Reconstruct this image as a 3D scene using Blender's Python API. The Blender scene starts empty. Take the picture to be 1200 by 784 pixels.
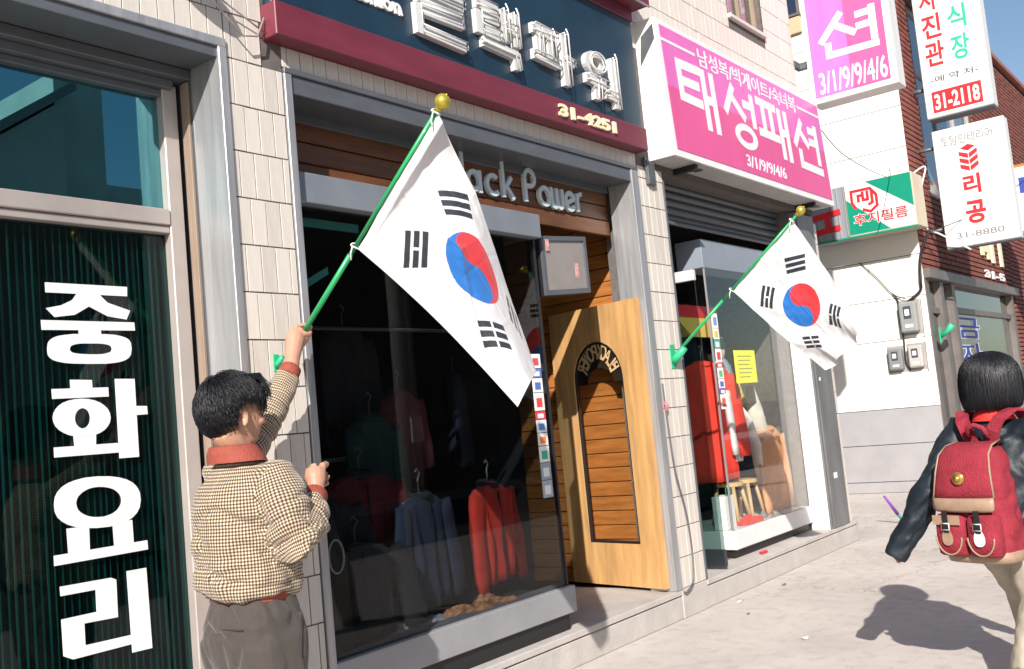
import bpy, bmesh, math, random
import numpy as np
from mathutils import Vector, Matrix, noise
R = math.radians
random.seed(7)
S = bpy.context.scene
C = S.collection

# ------------------------------------------------------------------ camera
YAW, PITCH, ROLL = R(52.6155), R(5.0886), R(-5.4768)
CAM = Vector((0.0, -3.3, 1.38))
_f = Vector((math.sin(YAW) * math.cos(PITCH), math.cos(YAW) * math.cos(PITCH), math.sin(PITCH)))
_r = _f.cross(Vector((0, 0, 1))).normalized()
_u = _r.cross(_f)
_r2 = _r * math.cos(ROLL) + _u * math.sin(ROLL)
_u2 = -_r * math.sin(ROLL) + _u * math.cos(ROLL)
cd = bpy.data.cameras.new('camera')
cd.lens = 35.0
cd.sensor_width = 36.0
cd.clip_start = 0.05
cd.clip_end = 3000
cam = bpy.data.objects.new('camera', cd)
C.objects.link(cam)
cam.matrix_world = Matrix(((_r2.x, _u2.x, -_f.x, CAM.x), (_r2.y, _u2.y, -_f.y, CAM.y), (_r2.z, _u2.z, -_f.z, CAM.z), (0, 0, 0, 1)))
S.camera = cam

# ------------------------------------------------------------------ light
SUN = Vector((1.52, 0.86, -1.0)).normalized()      # direction the light travels
w = bpy.data.worlds.new('World')
S.world = w
w.use_nodes = True
nt = w.node_tree
bg = nt.nodes['Background']
sky = nt.nodes.new('ShaderNodeTexSky')
sky.sky_type = 'NISHITA'
sky.sun_disc = False
sky.sun_elevation = math.asin(-SUN.z)
sky.sun_rotation = math.atan2(-SUN.x, -SUN.y)
sky.air_density = 1.0
sky.dust_density = 0.8
sky.ozone_density = 1.6
nt.links.new(sky.outputs[0], bg.inputs[0])
bg.inputs[1].default_value = 0.082
sl = bpy.data.lights.new('sun', 'SUN')
sl.energy = 4.9
sl.angle = R(0.55)
sl.color = (1.0, 0.945, 0.875)
so = bpy.data.objects.new('sun', sl)
C.objects.link(so)
so.rotation_euler = SUN.to_track_quat('-Z', 'Y').to_euler()
so.location = (-20, -15, 25)
S.view_settings.view_transform = 'Standard'
S.view_settings.look = 'None'
S.view_settings.exposure = 0.62
S.view_settings.gamma = 1.0
S.render.engine = 'CYCLES'
S.cycles.max_bounces = 10
S.cycles.transparent_max_bounces = 24

# ------------------------------------------------------------------ helpers
def tag(o, label=None, cat=None, group=None, kind=None):
    if label: o['label'] = label
    if cat: o['category'] = cat
    if group: o['group'] = group
    if kind: o['kind'] = kind
    return o

def adopt(o, parent):
    o.parent = parent
    o.matrix_parent_inverse = Matrix.Translation(-parent.location) if parent.type == 'EMPTY' else Matrix.Identity(4)

def empty(name, loc, label, cat, group=None):
    o = bpy.data.objects.new(name, None)
    o.location = loc
    o.empty_display_size = 0.1
    C.objects.link(o)
    return tag(o, label, cat, group)

class MB:
    def __init__(s):
        s.v, s.f, s.sm, s.mi, s.uv = [], [], [], [], None
    def add(s, vs, fs, smooth=False, mi=0):
        b = len(s.v)
        s.v += [tuple(v) for v in vs]
        for f in fs:
            s.f.append([i + b for i in f])
            s.sm.append(smooth)
            s.mi.append(mi)
        return s
    def box(s, x0, x1, y0, y1, z0, z1, mi=0, b=0.0):
        if x1 < x0: x0, x1 = x1, x0
        if y1 < y0: y0, y1 = y1, y0
        if z1 < z0: z0, z1 = z1, z0
        if b <= 0 or min(x1 - x0, y1 - y0, z1 - z0) < 2.2 * b:
            vs = [(x0, y0, z0), (x1, y0, z0), (x1, y1, z0), (x0, y1, z0), (x0, y0, z1), (x1, y0, z1), (x1, y1, z1), (x0, y1, z1)]
            fs = [(0, 3, 2, 1), (4, 5, 6, 7), (0, 1, 5, 4), (1, 2, 6, 5), (2, 3, 7, 6), (3, 0, 4, 7)]
            return s.add(vs, fs, False, mi)
        vs = []
        c = ((x0, x1), (y0, y1), (z0, z1))
        idx = {}
        for i in (0, 1):
            for j in (0, 1):
                for k in (0, 1):
                    p = [c[0][i], c[1][j], c[2][k]]
                    ins = [p[0] + (b if i == 0 else -b), p[1] + (b if j == 0 else -b), p[2] + (b if k == 0 else -b)]
                    for a in range(3):
                        q = list(ins); q[a] = p[a]
                        idx[(i, j, k, a)] = len(vs); vs.append(tuple(q))
        I = lambda i, j, k, a: idx[(i, j, k, a)]
        fs = []
        for v in (0, 1):
            fs.append([I(v, 0, 0, 0), I(v, 1, 0, 0), I(v, 1, 1, 0), I(v, 0, 1, 0)][::(-1 if v == 0 else 1)])
            fs.append([I(0, v, 0, 1), I(1, v, 0, 1), I(1, v, 1, 1), I(0, v, 1, 1)][::(1 if v == 0 else -1)])
            fs.append([I(0, 0, v, 2), I(1, 0, v, 2), I(1, 1, v, 2), I(0, 1, v, 2)][::(-1 if v == 0 else 1)])
        for a in (0, 1):
            for d in (0, 1):
                fs.append([I(a, d, 0, 0), I(a, d, 1, 0), I(a, d, 1, 1), I(a, d, 0, 1)][::(1 if a == d else -1)])
                fs.append([I(a, 0, d, 0), I(a, 1, d, 0), I(a, 1, d, 2), I(a, 0, d, 2)][::(-1 if a == d else 1)])
                fs.append([I(0, a, d, 1), I(1, a, d, 1), I(1, a, d, 2), I(0, a, d, 2)][::(1 if a == d else -1)])
        for i in (0, 1):
            for j in (0, 1):
                for k in (0, 1):
                    t = [I(i, j, k, 0), I(i, j, k, 1), I(i, j, k, 2)]
                    fs.append(t if (i + j + k) % 2 == 1 else t[::-1])
        return s.add(vs, fs, False, mi)
    def tube(s, pts, rad, n=8, cap=True, mi=0, smooth=True, flat=1.0, up=None):
        pts = [Vector(p) for p in pts]
        m = len(pts)
        rs = rad if isinstance(rad, (list, tuple)) else [rad] * m
        vs, prev = [], None
        for i, p in enumerate(pts):
            t = (pts[min(i + 1, m - 1)] - pts[max(i - 1, 0)])
            if t.length < 1e-9: t = Vector((0, 0, 1))
            t.normalize()
            if prev is None:
                a = Vector(up) if up else (Vector((0, 0, 1)) if abs(t.z) < .9 else Vector((1, 0, 0)))
            else:
                a = prev
            a = (a - t * a.dot(t)).normalized()
            b = t.cross(a)
            prev = a
            for k in range(n):
                an = 2 * math.pi * k / n
                vs.append(p + (a * math.cos(an) * flat + b * math.sin(an)) * rs[i])
        fs = []
        for i in range(m - 1):
            for k in range(n):
                k2 = (k + 1) % n
                fs.append((i * n + k, i * n + k2, (i + 1) * n + k2, (i + 1) * n + k))
        if cap:
            fs.append(tuple(range(n))[::-1])
            fs.append(tuple(range((m - 1) * n, m * n)))
        return s.add(vs, fs, smooth, mi)
    def loft(s, rings, cap=True, smooth=True, mi=0):
        n = len(rings[0]); m = len(rings)
        fs = []
        for i in range(m - 1):
            for k in range(n):
                k2 = (k + 1) % n
                fs.append((i * n + k, i * n + k2, (i + 1) * n + k2, (i + 1) * n + k))
        if cap:
            fs.append(tuple(range(n))[::-1]); fs.append(tuple(range((m - 1) * n, m * n)))
        return s.add([v for r in rings for v in r], fs, smooth, mi)
    def ball(s, c, r, nu=16, nv=10, mi=0, rot=None):
        if not isinstance(r, (list, tuple)): r = (r, r, r)
        vs = []
        for j in range(nv + 1):
            th = math.pi * j / nv
            for i in range(nu):
                ph = 2 * math.pi * i / nu
                q = Vector((r[0] * math.sin(th) * math.cos(ph), r[1] * math.sin(th) * math.sin(ph), r[2] * math.cos(th)))
                if rot is not None: q = rot @ q
                vs.append(Vector(c) + q)
        fs = []
        for j in range(nv):
            for i in range(nu):
                i2 = (i + 1) % nu
                if j == 0: fs.append((i, (nu + i), nu + i2))
                elif j == nv - 1: fs.append((j * nu + i, (j + 1) * nu + i, j * nu + i2))
                else: fs.append((j * nu + i, (j + 1) * nu + i, (j + 1) * nu + i2, j * nu + i2))
        return s.add(vs, fs, True, mi)
    def prism(s, poly, to3, d0, d1, mi=0):
        """polygon (u,v) extruded between depths d0 and d1; to3(u,v,d)->xyz"""
        n = len(poly)
        vs = [to3(u, v, d0) for u, v in poly] + [to3(u, v, d1) for u, v in poly]
        fs = [tuple(range(n)), tuple(range(n, 2 * n))[::-1]]
        for i in range(n):
            j = (i + 1) % n
            fs.append((i, n + i, n + j, j))
        return s.add(vs, fs, False, mi)
    def ring(s, outer, inner, to3, d0, d1, mi=0):
        n = len(outer)
        vs = [to3(u, v, d) for P_, d in ((outer, d0), (inner, d0), (outer, d1), (inner, d1)) for u, v in P_]
        fs = []
        for i in range(n):
            j = (i + 1) % n
            fs += [(i, j, n + j, n + i), (2 * n + i, 3 * n + i, 3 * n + j, 2 * n + j), (i, 2 * n + i, 2 * n + j, j), (n + i, n + j, 3 * n + j, 3 * n + i)]
        return s.add(vs, fs, False, mi)
    def build(s, name, mat, parent=None, recalc=True):
        me = bpy.data.meshes.new(name)
        me.from_pydata(s.v, [], s.f)
        mats = mat if isinstance(mat, (list, tuple)) else [mat]
        for m in mats: me.materials.append(m)
        me.polygons.foreach_set('use_smooth', s.sm)
        me.polygons.foreach_set('material_index', s.mi)
        me.update()
        if recalc:
            bm = bmesh.new(); bm.from_mesh(me)
            bmesh.ops.recalc_face_normals(bm, faces=bm.faces)
            bm.to_mesh(me); bm.free()
        o = bpy.data.objects.new(name, me)
        C.objects.link(o)
        if parent is not None: adopt(o, parent)
        return o

def box(name, mat, parent, x0, x1, y0, y1, z0, z1, b=0.0):
    return MB().box(x0, x1, y0, y1, z0, z1, 0, b).build(name, mat, parent)

# planes to lay lettering on: u to the right, v up, d out of the surface
def front(Y):           # facade facing -Y : u = X, v = Z
    return lambda u, v, d: (u, Y - d, v)
def side(X):            # sign face facing -X : u = -Y, v = Z
    return lambda u, v, d: (X - d, -u, v)

def stroke_polys(pts, wd):
    """thick polyline with mitred corners, one polygon"""
    n = len(pts)
    L, Rr = [], []
    for i in range(n):
        p = Vector((pts[i][0], pts[i][1]))
        if i > 0: d0 = (p - Vector(pts[i - 1])).normalized()
        if i < n - 1: d1 = (Vector(pts[i + 1]) - p).normalized()
        if i == 0: d0 = d1
        if i == n - 1: d1 = d0
        nn = Vector((-(d0.y + d1.y), d0.x + d1.x))
        if nn.length < 1e-6: nn = Vector((-d0.y, d0.x))
        nn.normalize()
        k = max(0.45, nn.dot(Vector((-d0.y, d0.x))))
        L.append(p + nn * wd / 2 / k); Rr.append(p - nn * wd / 2 / k)
    return L, Rr

def strokes(mb, lst, wd, to3, d0, d1, mi=0):
    for j, pts in enumerate(lst):
        wj = wd
        if isinstance(pts, tuple) and len(pts) == 2 and isinstance(pts[0], list):
            pts, wj = pts
        L, Rr = stroke_polys(pts, wj)
        e = 0.0002 * (j % 7)
        vs, fs = [], []
        n = len(L)
        for a, b in zip(L, Rr):
            vs += [to3(a.x, a.y, d0), to3(b.x, b.y, d0), to3(a.x, a.y, d1 + e), to3(b.x, b.y, d1 + e)]
        for i in range(n - 1):
            a, b = 4 * i, 4 * (i + 1)
            fs += [(a + 2, a + 3, b + 3, b + 2), (a, b, b + 1, a + 1), (a, a + 2, b + 2, b), (a + 1, b + 1, b + 3, a + 3)]
        fs += [(0, 1, 3, 2), (4 * n - 4, 4 * n - 2, 4 * n - 1, 4 * n - 3)]
        mb.add(vs, fs, False, mi)

def arc(cx, cy, rx, ry, a0, a1, n=14):
    return [(cx + rx * math.cos(R(a0 + (a1 - a0) * i / n)), cy + ry * math.sin(R(a0 + (a1 - a0) * i / n))) for i in range(n + 1)]

_txt = {}
def text_into(mb, body, to3, u0, u1, v0, v1, d0, d1, bold=0.0, mi=0, shear=0.0, fit_h=True):
    cu = bpy.data.curves.new('lettering', 'FONT')
    cu.body = body
    cu.offset = bold
    cu.resolution_u = 4
    o = bpy.data.objects.new('lettering', cu)
    C.objects.link(o)
    me = o.to_mesh()
    vs = [(v.co.x, v.co.y) for v in me.vertices]
    fs = [tuple(p.vertices) for p in me.polygons]
    o.to_mesh_clear()
    bpy.data.objects.remove(o); bpy.data.curves.remove(cu)
    if not vs: return
    x0 = min(v[0] for v in vs); x1 = max(v[0] for v in vs)
    y0 = min(v[1] for v in vs); y1 = max(v[1] for v in vs)
    q = []
    for x, y in vs:
        a = (x - x0) / (x1 - x0); b = (y - y0) / (y1 - y0)
        q.append((u0 + (u1 - u0) * a + shear * (b - .5) * (v1 - v0), v0 + (v1 - v0) * b))
    n = len(q)
    V = [to3(u, v, d1) for u, v in q] + [to3(u, v, d0) for u, v in q]
    F = list(fs)
    cnt = {}
    for f in fs:
        for i in range(len(f)):
            e = (f[i], f[(i + 1) % len(f)])
            cnt[e] = 1
    for (a, b) in cnt:
        if (b, a) not in cnt: F.append((a, b, b + n, a + n))
    mb.add(V, F, False, mi)

# ------------------------------------------------------------------ materials
def lk(nt, a, b): nt.links.new(a, b)
def mat(name, col, rough=0.6, metal=0.0, var=0.0, scale=6.0, bump=0.0, bscale=40.0, spec=0.5, dirt=0.0, stretch=(1, 1, 1), sheen=0.0, coat=0.0, rvar=0.0):
    m = bpy.data.materials.new(name)
    m.use_nodes = True
    nt = m.node_tree
    p = nt.nodes['Principled BSDF']
    p.inputs['Base Color'].default_value = (*col, 1)
    p.inputs['Roughness'].default_value = rough
    p.inputs['Metallic'].default_value = metal
    p.inputs['Specular IOR Level'].default_value = spec
    if sheen: p.inputs['Sheen Weight'].default_value = sheen
    if coat: p.inputs['Coat Weight'].default_value = coat
    tc = nt.nodes.new('ShaderNodeTexCoord')
    mp = nt.nodes.new('ShaderNodeMapping')
    mp.inputs['Scale'].default_value = stretch
    lk(nt, tc.outputs['Object'], mp.inputs[0])
    m['_'] = 1
    last = None
    if var or dirt or rvar:
        n = nt.nodes.new('ShaderNodeTexNoise')
        n.inputs['Scale'].default_value = scale
        n.inputs['Detail'].default_value = 6
        n.inputs['Roughness'].default_value = 0.6
        lk(nt, mp.outputs[0], n.inputs['Vector'])
        if var or dirt:
            cr = nt.nodes.new('ShaderNodeValToRGB')
            lo = tuple(max(0, c * (1 - var - dirt)) for c in col); hi = tuple(min(1, c * (1 + var)) for c in col)
            cr.color_ramp.elements[0].position = 0.28; cr.color_ramp.elements[0].color = (*lo, 1)
            cr.color_ramp.elements[1].position = 0.72; cr.color_ramp.elements[1].color = (*hi, 1)
            lk(nt, n.outputs['Fac'], cr.inputs[0])
            lk(nt, cr.outputs[0], p.inputs['Base Color'])
            last = cr.outputs[0]
        if rvar:
            mr = nt.nodes.new('ShaderNodeMapRange')
            mr.inputs['To Min'].default_value = max(0.02, rough - rvar); mr.inputs['To Max'].default_value = min(1, rough + rvar)
            lk(nt, n.outputs['Fac'], mr.inputs[0]); lk(nt, mr.outputs[0], p.inputs['Roughness'])
    if bump:
        n2 = nt.nodes.new('ShaderNodeTexNoise')
        n2.inputs['Scale'].default_value = bscale
        n2.inputs['Detail'].default_value = 5
        lk(nt, mp.outputs[0], n2.inputs['Vector'])
        b = nt.nodes.new('ShaderNodeBump')
        b.inputs['Strength'].default_value = bump
        b.inputs['Distance'].default_value = 0.02
        lk(nt, n2.outputs['Fac'], b.inputs['Height']); lk(nt, b.outputs[0], p.inputs['Normal'])
    return m

def glass(name, tint, refl=0.06, rough=0.0, gain=1.0, alpha_noise=0.0):
    """thin pane: tinted see-through plus a Fresnel mirror"""
    m = bpy.data.materials.new(name)
    m.use_nodes = True
    nt = m.node_tree
    nt.nodes.clear()
    out = nt.nodes.new('ShaderNodeOutputMaterial')
    mix = nt.nodes.new('ShaderNodeMixShader')
    tr = nt.nodes.new('ShaderNodeBsdfTransparent'); tr.inputs[0].default_value = (*tint, 1)
    gl = nt.nodes.new('ShaderNodeBsdfGlossy'); gl.inputs['Roughness'].default_value = rough
    gl.inputs['Color'].default_value = (gain, gain, gain, 1)
    lw = nt.nodes.new('ShaderNodeLayerWeight'); lw.inputs['Blend'].default_value = 0.5
    pw = nt.nodes.new('ShaderNodeMath'); pw.operation = 'POWER'; pw.inputs[1].default_value = 5.0
    ad = nt.nodes.new('ShaderNodeMath'); ad.operation = 'MULTIPLY_ADD'; ad.inputs[1].default_value = 0.9; ad.inputs[2].default_value = refl; ad.use_clamp = True
    lk(nt, lw.outputs['Facing'], pw.inputs[0]); lk(nt, pw.outputs[0], ad.inputs[0]); lk(nt, ad.outputs[0], mix.inputs[0])
    lk(nt, tr.outputs[0], mix.inputs[1]); lk(nt, gl.outputs[0], mix.inputs[2]); lk(nt, mix.outputs[0], out.inputs[0])
    return m

M = {}
M['tile'] = mat('cream_tile', (0.61, 0.555, 0.50), 0.42, var=0.08, scale=9, bump=0.12, bscale=120, stretch=(6, 6, 0.6), rvar=.1)
M['tile_b'] = mat('cream_tile_b', (0.64, 0.585, 0.525), 0.40, var=0.07, scale=7, bump=0.12, bscale=120, stretch=(6, 6, 0.6), rvar=.1)
M['tile_c'] = mat('cream_tile_c', (0.56, 0.505, 0.455), 0.45, var=0.12, scale=8, bump=0.12, bscale=120, stretch=(6, 6, 0.6), rvar=.1)
M['grout'] = mat('dark_grout', (0.12, 0.105, 0.10), 0.9, var=0.25, scale=20)
M['concrete'] = mat('step_concrete', (0.47, 0.43, 0.40), 0.85, var=0.10, scale=5, bump=0.25, bscale=90, dirt=.06)
M['alu'] = mat('aluminium_trim', (0.40, 0.40, 0.41), 0.38, metal=0.5, var=0.22, scale=5, stretch=(5, 5, .35), bump=.03, bscale=12, rvar=.12)
M['alu_dull'] = mat('dull_grey_metal', (0.115, 0.125, 0.14), 0.45, metal=0.3, var=0.12, scale=5, stretch=(1, 1, 3), rvar=.12, bump=.04)  # dull grey, darkened so the shade under lintels and window head sits in colour
M['alu_light'] = mat('light_sash', (0.42, 0.37, 0.345), 0.45, metal=0.3, var=0.08, scale=5, rvar=.1)
M['tan_wood'] = mat('tan_wood_strip', (0.25, 0.185, 0.14), 0.6, var=0.15, scale=5, stretch=(8, 8, .8))
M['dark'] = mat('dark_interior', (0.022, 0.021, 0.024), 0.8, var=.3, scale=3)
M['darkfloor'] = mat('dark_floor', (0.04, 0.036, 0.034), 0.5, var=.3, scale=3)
M['black'] = mat('black_rubber', (0.012, 0.012, 0.013), 0.5)
M['white'] = mat('white_paint', (0.72, 0.71, 0.695), 0.45, var=0.06, scale=3, stretch=(2, 2, .35), bump=.03)
M['whitevinyl'] = mat('white_vinyl', (0.74, 0.73, 0.72), 0.5, var=.03, scale=5)
M['maroon'] = mat('maroon_metal', (0.155, 0.022, 0.038), 0.45, var=0.14, scale=3, rvar=.1, stretch=(1, 1, 4), bump=.03)
M['navy'] = mat('navy_panel', (0.008, 0.030, 0.054), 0.42, var=0.25, scale=3, rvar=.1, bump=.03)
M['cream'] = mat('cream_letters', (0.80, 0.70, 0.47), 0.5)
M['chrome'] = mat('worn_white_letter', (0.56, 0.56, 0.56), 0.3, var=.08, scale=12)
M['neon'] = mat('neon_glass_tube', (0.72, 0.70, 0.66), 0.12, spec=.8, coat=.5)
M['pink'] = mat('pink_vinyl', (0.64, 0.085, 0.25), 0.38, var=.08, scale=3, stretch=(3, 3, .4), rvar=.1)
M['violet'] = mat('orchid_vinyl', (0.66, 0.14, 0.44), 0.38, var=.08, scale=3, stretch=(3, 3, .4), rvar=.1)
M['green'] = mat('sign_green', (0.006, 0.24, 0.15), 0.35, var=.06, scale=4)
M['red'] = mat('sign_red', (0.62, 0.02, 0.028), 0.42, var=.05, scale=4)
M['teal'] = mat('sign_teal', (0.03, 0.42, 0.29), 0.42)
M['ink'] = mat('sign_dark_ink', (0.05, 0.055, 0.075), 0.5)
M['inkgrey'] = mat('sign_grey_ink', (0.17, 0.165, 0.165), 0.5)
M['wood'] = mat('varnished_wood', (0.36, 0.135, 0.034), 0.36, var=0.3, scale=3.5, stretch=(1.2, 1.2, 9), bump=.06, bscale=20, rvar=.12)
M['wood_b'] = mat('varnished_wood_dark', (0.13, 0.048, 0.016), 0.38, var=0.35, scale=3.5, stretch=(1.2, 1.2, 9), bump=.06, bscale=20, rvar=.12)
M['doorwood'] = mat('honey_door_wood', (0.50, 0.285, 0.115), 0.38, var=0.26, scale=3, stretch=(6, 6, .7), bump=.03, bscale=14, rvar=.1)
M['pane_dark'] = glass('tinted_shop_glass', (0.70, 0.73, 0.74), 0.018)
M['pane_clear'] = glass('clear_shop_glass', (0.965, 0.975, 0.97), 0.03)
M['pane_teal'] = glass('teal_tinted_glass', (0.25, 0.48, 0.50), 0.30)
M['pane_low'] = glass('lower_tinted_glass', (0.42, 0.58, 0.57), 0.022)
M['pane_far'] = glass('far_window_glass', (0.30, 0.36, 0.40), 0.12)
_gl = [n for n in M['pane_teal'].node_tree.nodes if n.type == 'BSDF_GLOSSY'][0]
_gl.inputs['Color'].default_value = (0.36, 0.88, 0.95, 1)

# paving: worn concrete with stains, fine cracks
def paving_mat(name, col):
    m = bpy.data.materials.new(name); m.use_nodes = True
    nt = m.node_tree; p = nt.nodes['Principled BSDF']; p.inputs['Roughness'].default_value = .82
    tc = nt.nodes.new('ShaderNodeTexCoord')
    n1 = nt.nodes.new('ShaderNodeTexNoise'); n1.inputs['Scale'].default_value = 1.1; n1.inputs['Detail'].default_value = 8; n1.inputs['Roughness'].default_value = .65
    n2 = nt.nodes.new('ShaderNodeTexNoise'); n2.inputs['Scale'].default_value = 130; n2.inputs['Detail'].default_value = 3
    n3 = nt.nodes.new('ShaderNodeTexNoise'); n3.inputs['Scale'].default_value = 9; n3.inputs['Detail'].default_value = 6
    for n in (n1, n2, n3): lk(nt, tc.outputs['Object'], n.inputs['Vector'])
    r1 = nt.nodes.new('ShaderNodeValToRGB')
    r1.color_ramp.elements[0].position = .3; r1.color_ramp.elements[0].color = (*[c * .80 for c in col], 1)
    r1.color_ramp.elements[1].position = .68; r1.color_ramp.elements[1].color = (*[c * 1.06 for c in col], 1)
    lk(nt, n1.outputs['Fac'], r1.inputs[0])
    r2 = nt.nodes.new('ShaderNodeValToRGB')
    r2.color_ramp.elements[0].position = .30; r2.color_ramp.elements[0].color = (.80, .80, .80, 1)
    r2.color_ramp.elements[1].position = .60; r2.color_ramp.elements[1].color = (1.06, 1.06, 1.06, 1)
    lk(nt, n2.outputs['Fac'], r2.inputs[0])
    r3 = nt.nodes.new('ShaderNodeValToRGB')
    r3.color_ramp.elements[0].position = .33; r3.color_ramp.elements[0].color = (.87, .86, .85, 1)
    r3.color_ramp.elements[1].position = .5; r3.color_ramp.elements[1].color = (1, 1, 1, 1)
    lk(nt, n3.outputs['Fac'], r3.inputs[0])
    def mul(a, b):
        x = nt.nodes.new('ShaderNodeMix'); x.data_type = 'RGBA'; x.blend_type = 'MULTIPLY'; x.inputs[0].default_value = 1
        lk(nt, a, x.inputs[6]); lk(nt, b, x.inputs[7]); return x.outputs[2]
    c = mul(mul(r1.outputs[0], r2.outputs[0]), r3.outputs[0])
    v = nt.nodes.new('ShaderNodeTexVoronoi'); v.feature = 'DISTANCE_TO_EDGE'; v.inputs['Scale'].default_value = .42
    wn = nt.nodes.new('ShaderNodeVectorMath'); wn.operation = 'MULTIPLY_ADD'; wn.inputs[1].default_value = (.5, .5, 0)
    lk(nt, n3.outputs['Color'], wn.inputs[0]); lk(nt, tc.outputs['Object'], wn.inputs[2]); lk(nt, wn.outputs[0], v.inputs['Vector'])
    rc = nt.nodes.new('ShaderNodeValToRGB')
    rc.color_ramp.elements[0].position = 0.0; rc.color_ramp.elements[0].color = (.66, .64, .62, 1)
    rc.color_ramp.elements[1].position = .004; rc.color_ramp.elements[1].color = (1, 1, 1, 1)
    lk(nt, v.outputs['Distance'], rc.inputs[0])
    c = mul(c, rc.outputs[0])
    vg = nt.nodes.new('ShaderNodeTexVoronoi'); vg.inputs['Scale'].default_value = 2.6; vg.inputs['Randomness'].default_value = 1
    lk(nt, tc.outputs['Object'], vg.inputs['Vector'])
    rg_ = nt.nodes.new('ShaderNodeValToRGB')
    rg_.color_ramp.elements[0].position = .045; rg_.color_ramp.elements[0].color = (.66, .65, .64, 1)
    rg_.color_ramp.elements[1].position = .065; rg_.color_ramp.elements[1].color = (1, 1, 1, 1)
    lk(nt, vg.outputs['Distance'], rg_.inputs[0]); c = mul(c, rg_.outputs[0])
    lk(nt, c, p.inputs['Base Color'])
    b = nt.nodes.new('ShaderNodeBump'); b.inputs['Strength'].default_value = .3; b.inputs['Distance'].default_value = .01
    lk(nt, n2.outputs['Fac'], b.inputs['Height']); lk(nt, b.outputs[0], p.inputs['Normal'])
    return m
M['paving'] = paving_mat('worn_concrete_paving', (0.58, 0.52, 0.478))
M['asphalt'] = mat('asphalt', (0.055, 0.055, 0.058), 0.9, var=.2, scale=3, bump=.4, bscale=150)

# ------------------------------------------------------------------ ground
tag(MB().add([(-600, -600, -.13), (600, -600, -.13), (600, 600, -.13), (-600, 600, -.13)], [(0, 1, 2, 3)]).build('ground', M['asphalt']), kind='structure')
pv = MB().box(-40, 60, -5.0, 9.0, -.3, 0.0, 0, .015)
tag(pv.build('pavement', M['paving']), kind='structure')
tag(MB().box(-40, 60, -5.2, -5.004, -.3, -.004, 0, .015).build('kerb', M['concrete']), kind='structure')
tag(MB().box(-40, 60, -16.0, -11.0, -.3, 0.0, 0, .015).build('far_pavement', M['paving']), kind='structure')

# ------------------------------------------------------------------ the tiled shop building
B = empty('shop_building', (3.0, 1.0, 0), 'cream tiled two-storey shop building holding all three shop fronts on the left', 'building')
wl = MB()
wl.box(2.53, 2.838, .0045, .30, 0, 3.05)          # pillar between restaurant and clothes shop
wl.box(5.892, 6.243, .0045, .30, .0, 3.05)        # pillar between the two clothes shops
wl.box(8.66, 9.15, .02, .30, .19, 3.05)
wl.box(-3, 7.75, .0045, .30, 3.05, 8.0)           # upper storey with a window hole
wl.box(8.44, 9.15, .0045, .30, 3.05, 8.0)
wl.box(7.75, 8.44, .0045, .30, 3.05, 4.64)
wl.box(7.75, 8.44, .0045, .30, 5.9, 8.0)
wl.box(-3, -1.5, .0045, .30, 0, 3.05)
wl.box(9.10, 9.15, .30, 8.0, 0, 8.0)
wl.box(-3, -2.85, .30, 8.0, 0, 8.0)
wl.box(-2.85, 9.0, 7.85, 8.0, 0, 8.0)
wl.build('wall', M['grout'], B)
MB().box(-3.1, 9.25, -.1, 8.1, 8.0, 8.18, 0, .01).build('roof_slab', M['concrete'], B)
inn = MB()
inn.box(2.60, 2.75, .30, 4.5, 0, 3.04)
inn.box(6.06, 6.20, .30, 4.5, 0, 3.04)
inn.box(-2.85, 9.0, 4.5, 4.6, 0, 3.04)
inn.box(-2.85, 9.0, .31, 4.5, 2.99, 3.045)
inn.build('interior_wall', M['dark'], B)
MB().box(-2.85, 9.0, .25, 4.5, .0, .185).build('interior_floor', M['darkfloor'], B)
# step: riser and slab with the dark joint between them
st = MB()
st.box(2.5, 9.33, .004, .30, 0, .146, 0, .006)
st.box(2.5, 5.885, -.004, .9, .154, .19, 0, .004)
st.box(6.25, 9.33, -.004, .9, .154, .19, 0, .004)
st.box(5.888, 6.247, -.001, .30, .0, .19, 0, .005)
st.build('step', M['concrete'], B)
MB().box(2.52, 9.3, .012, .8, .140, .16).build('step_joint', M['black'], B)
MB().box(6.3, 7.42, .22, .895, .189, .1925).build('entrance_floor', mat('red_entrance_floor', (.30, .13, .125), .6, var=.15, scale=6), B)

# tiles: stretchers standing on end, one mesh shared
def tile_mesh(w_, h_, m):
    mb = MB().box(-w_ / 2, w_ / 2, 0, .006, 0, h_, 0, .0007)
    o = mb.build('tile', m); me = o.data
    bpy.data.objects.remove(o)
    return me
TP, TH = 0.0765, 0.1985
tms = [tile_mesh(TP - .005, TH - .006, M[k]) for k in ('tile', 'tile_b', 'tile_c', 'tile')]
_cut = {}
def put_tile(xa, xb, z, h=TH - .006, y=0.0):
    full = abs((xb - xa) - (TP - .005)) < 1e-4 and abs(h - (TH - .006)) < 1e-4
    if full: me = random.choice(tms)
    else:
        k = (round(xb - xa, 4), round(h, 4))
        if k not in _cut: _cut[k] = tile_mesh(k[0], k[1], M['tile'])
        me = _cut[k]
    o = bpy.data.objects.new('tile', me)
    C.objects.link(o)
    o.location = ((xa + xb) / 2, y + random.uniform(-.0012, .0012), z)
    o.rotation_euler = (random.uniform(-.006, .006), 0, random.uniform(-.02, .02))
    o.parent = B; o.matrix_parent_inverse = Matrix.Translation(-B.location)
def tile_row(x0, x1, z, off, h=TH - .006):
    x = x0 - TP + off
    while x < x1:
        a, b = max(x, x0) + .0025, min(x + TP, x1) - .0025
        if b - a > .012: put_tile(a, b, z, h)
        x += TP
# pillar one, half bond
for k in range(-15, 1):
    z = 3.012 - TH + k * TH
    if z < -.1: continue
    tile_row(2.541, 2.838, z + .003, (TP * .45 if k % 2 == 0 else 0))
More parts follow.
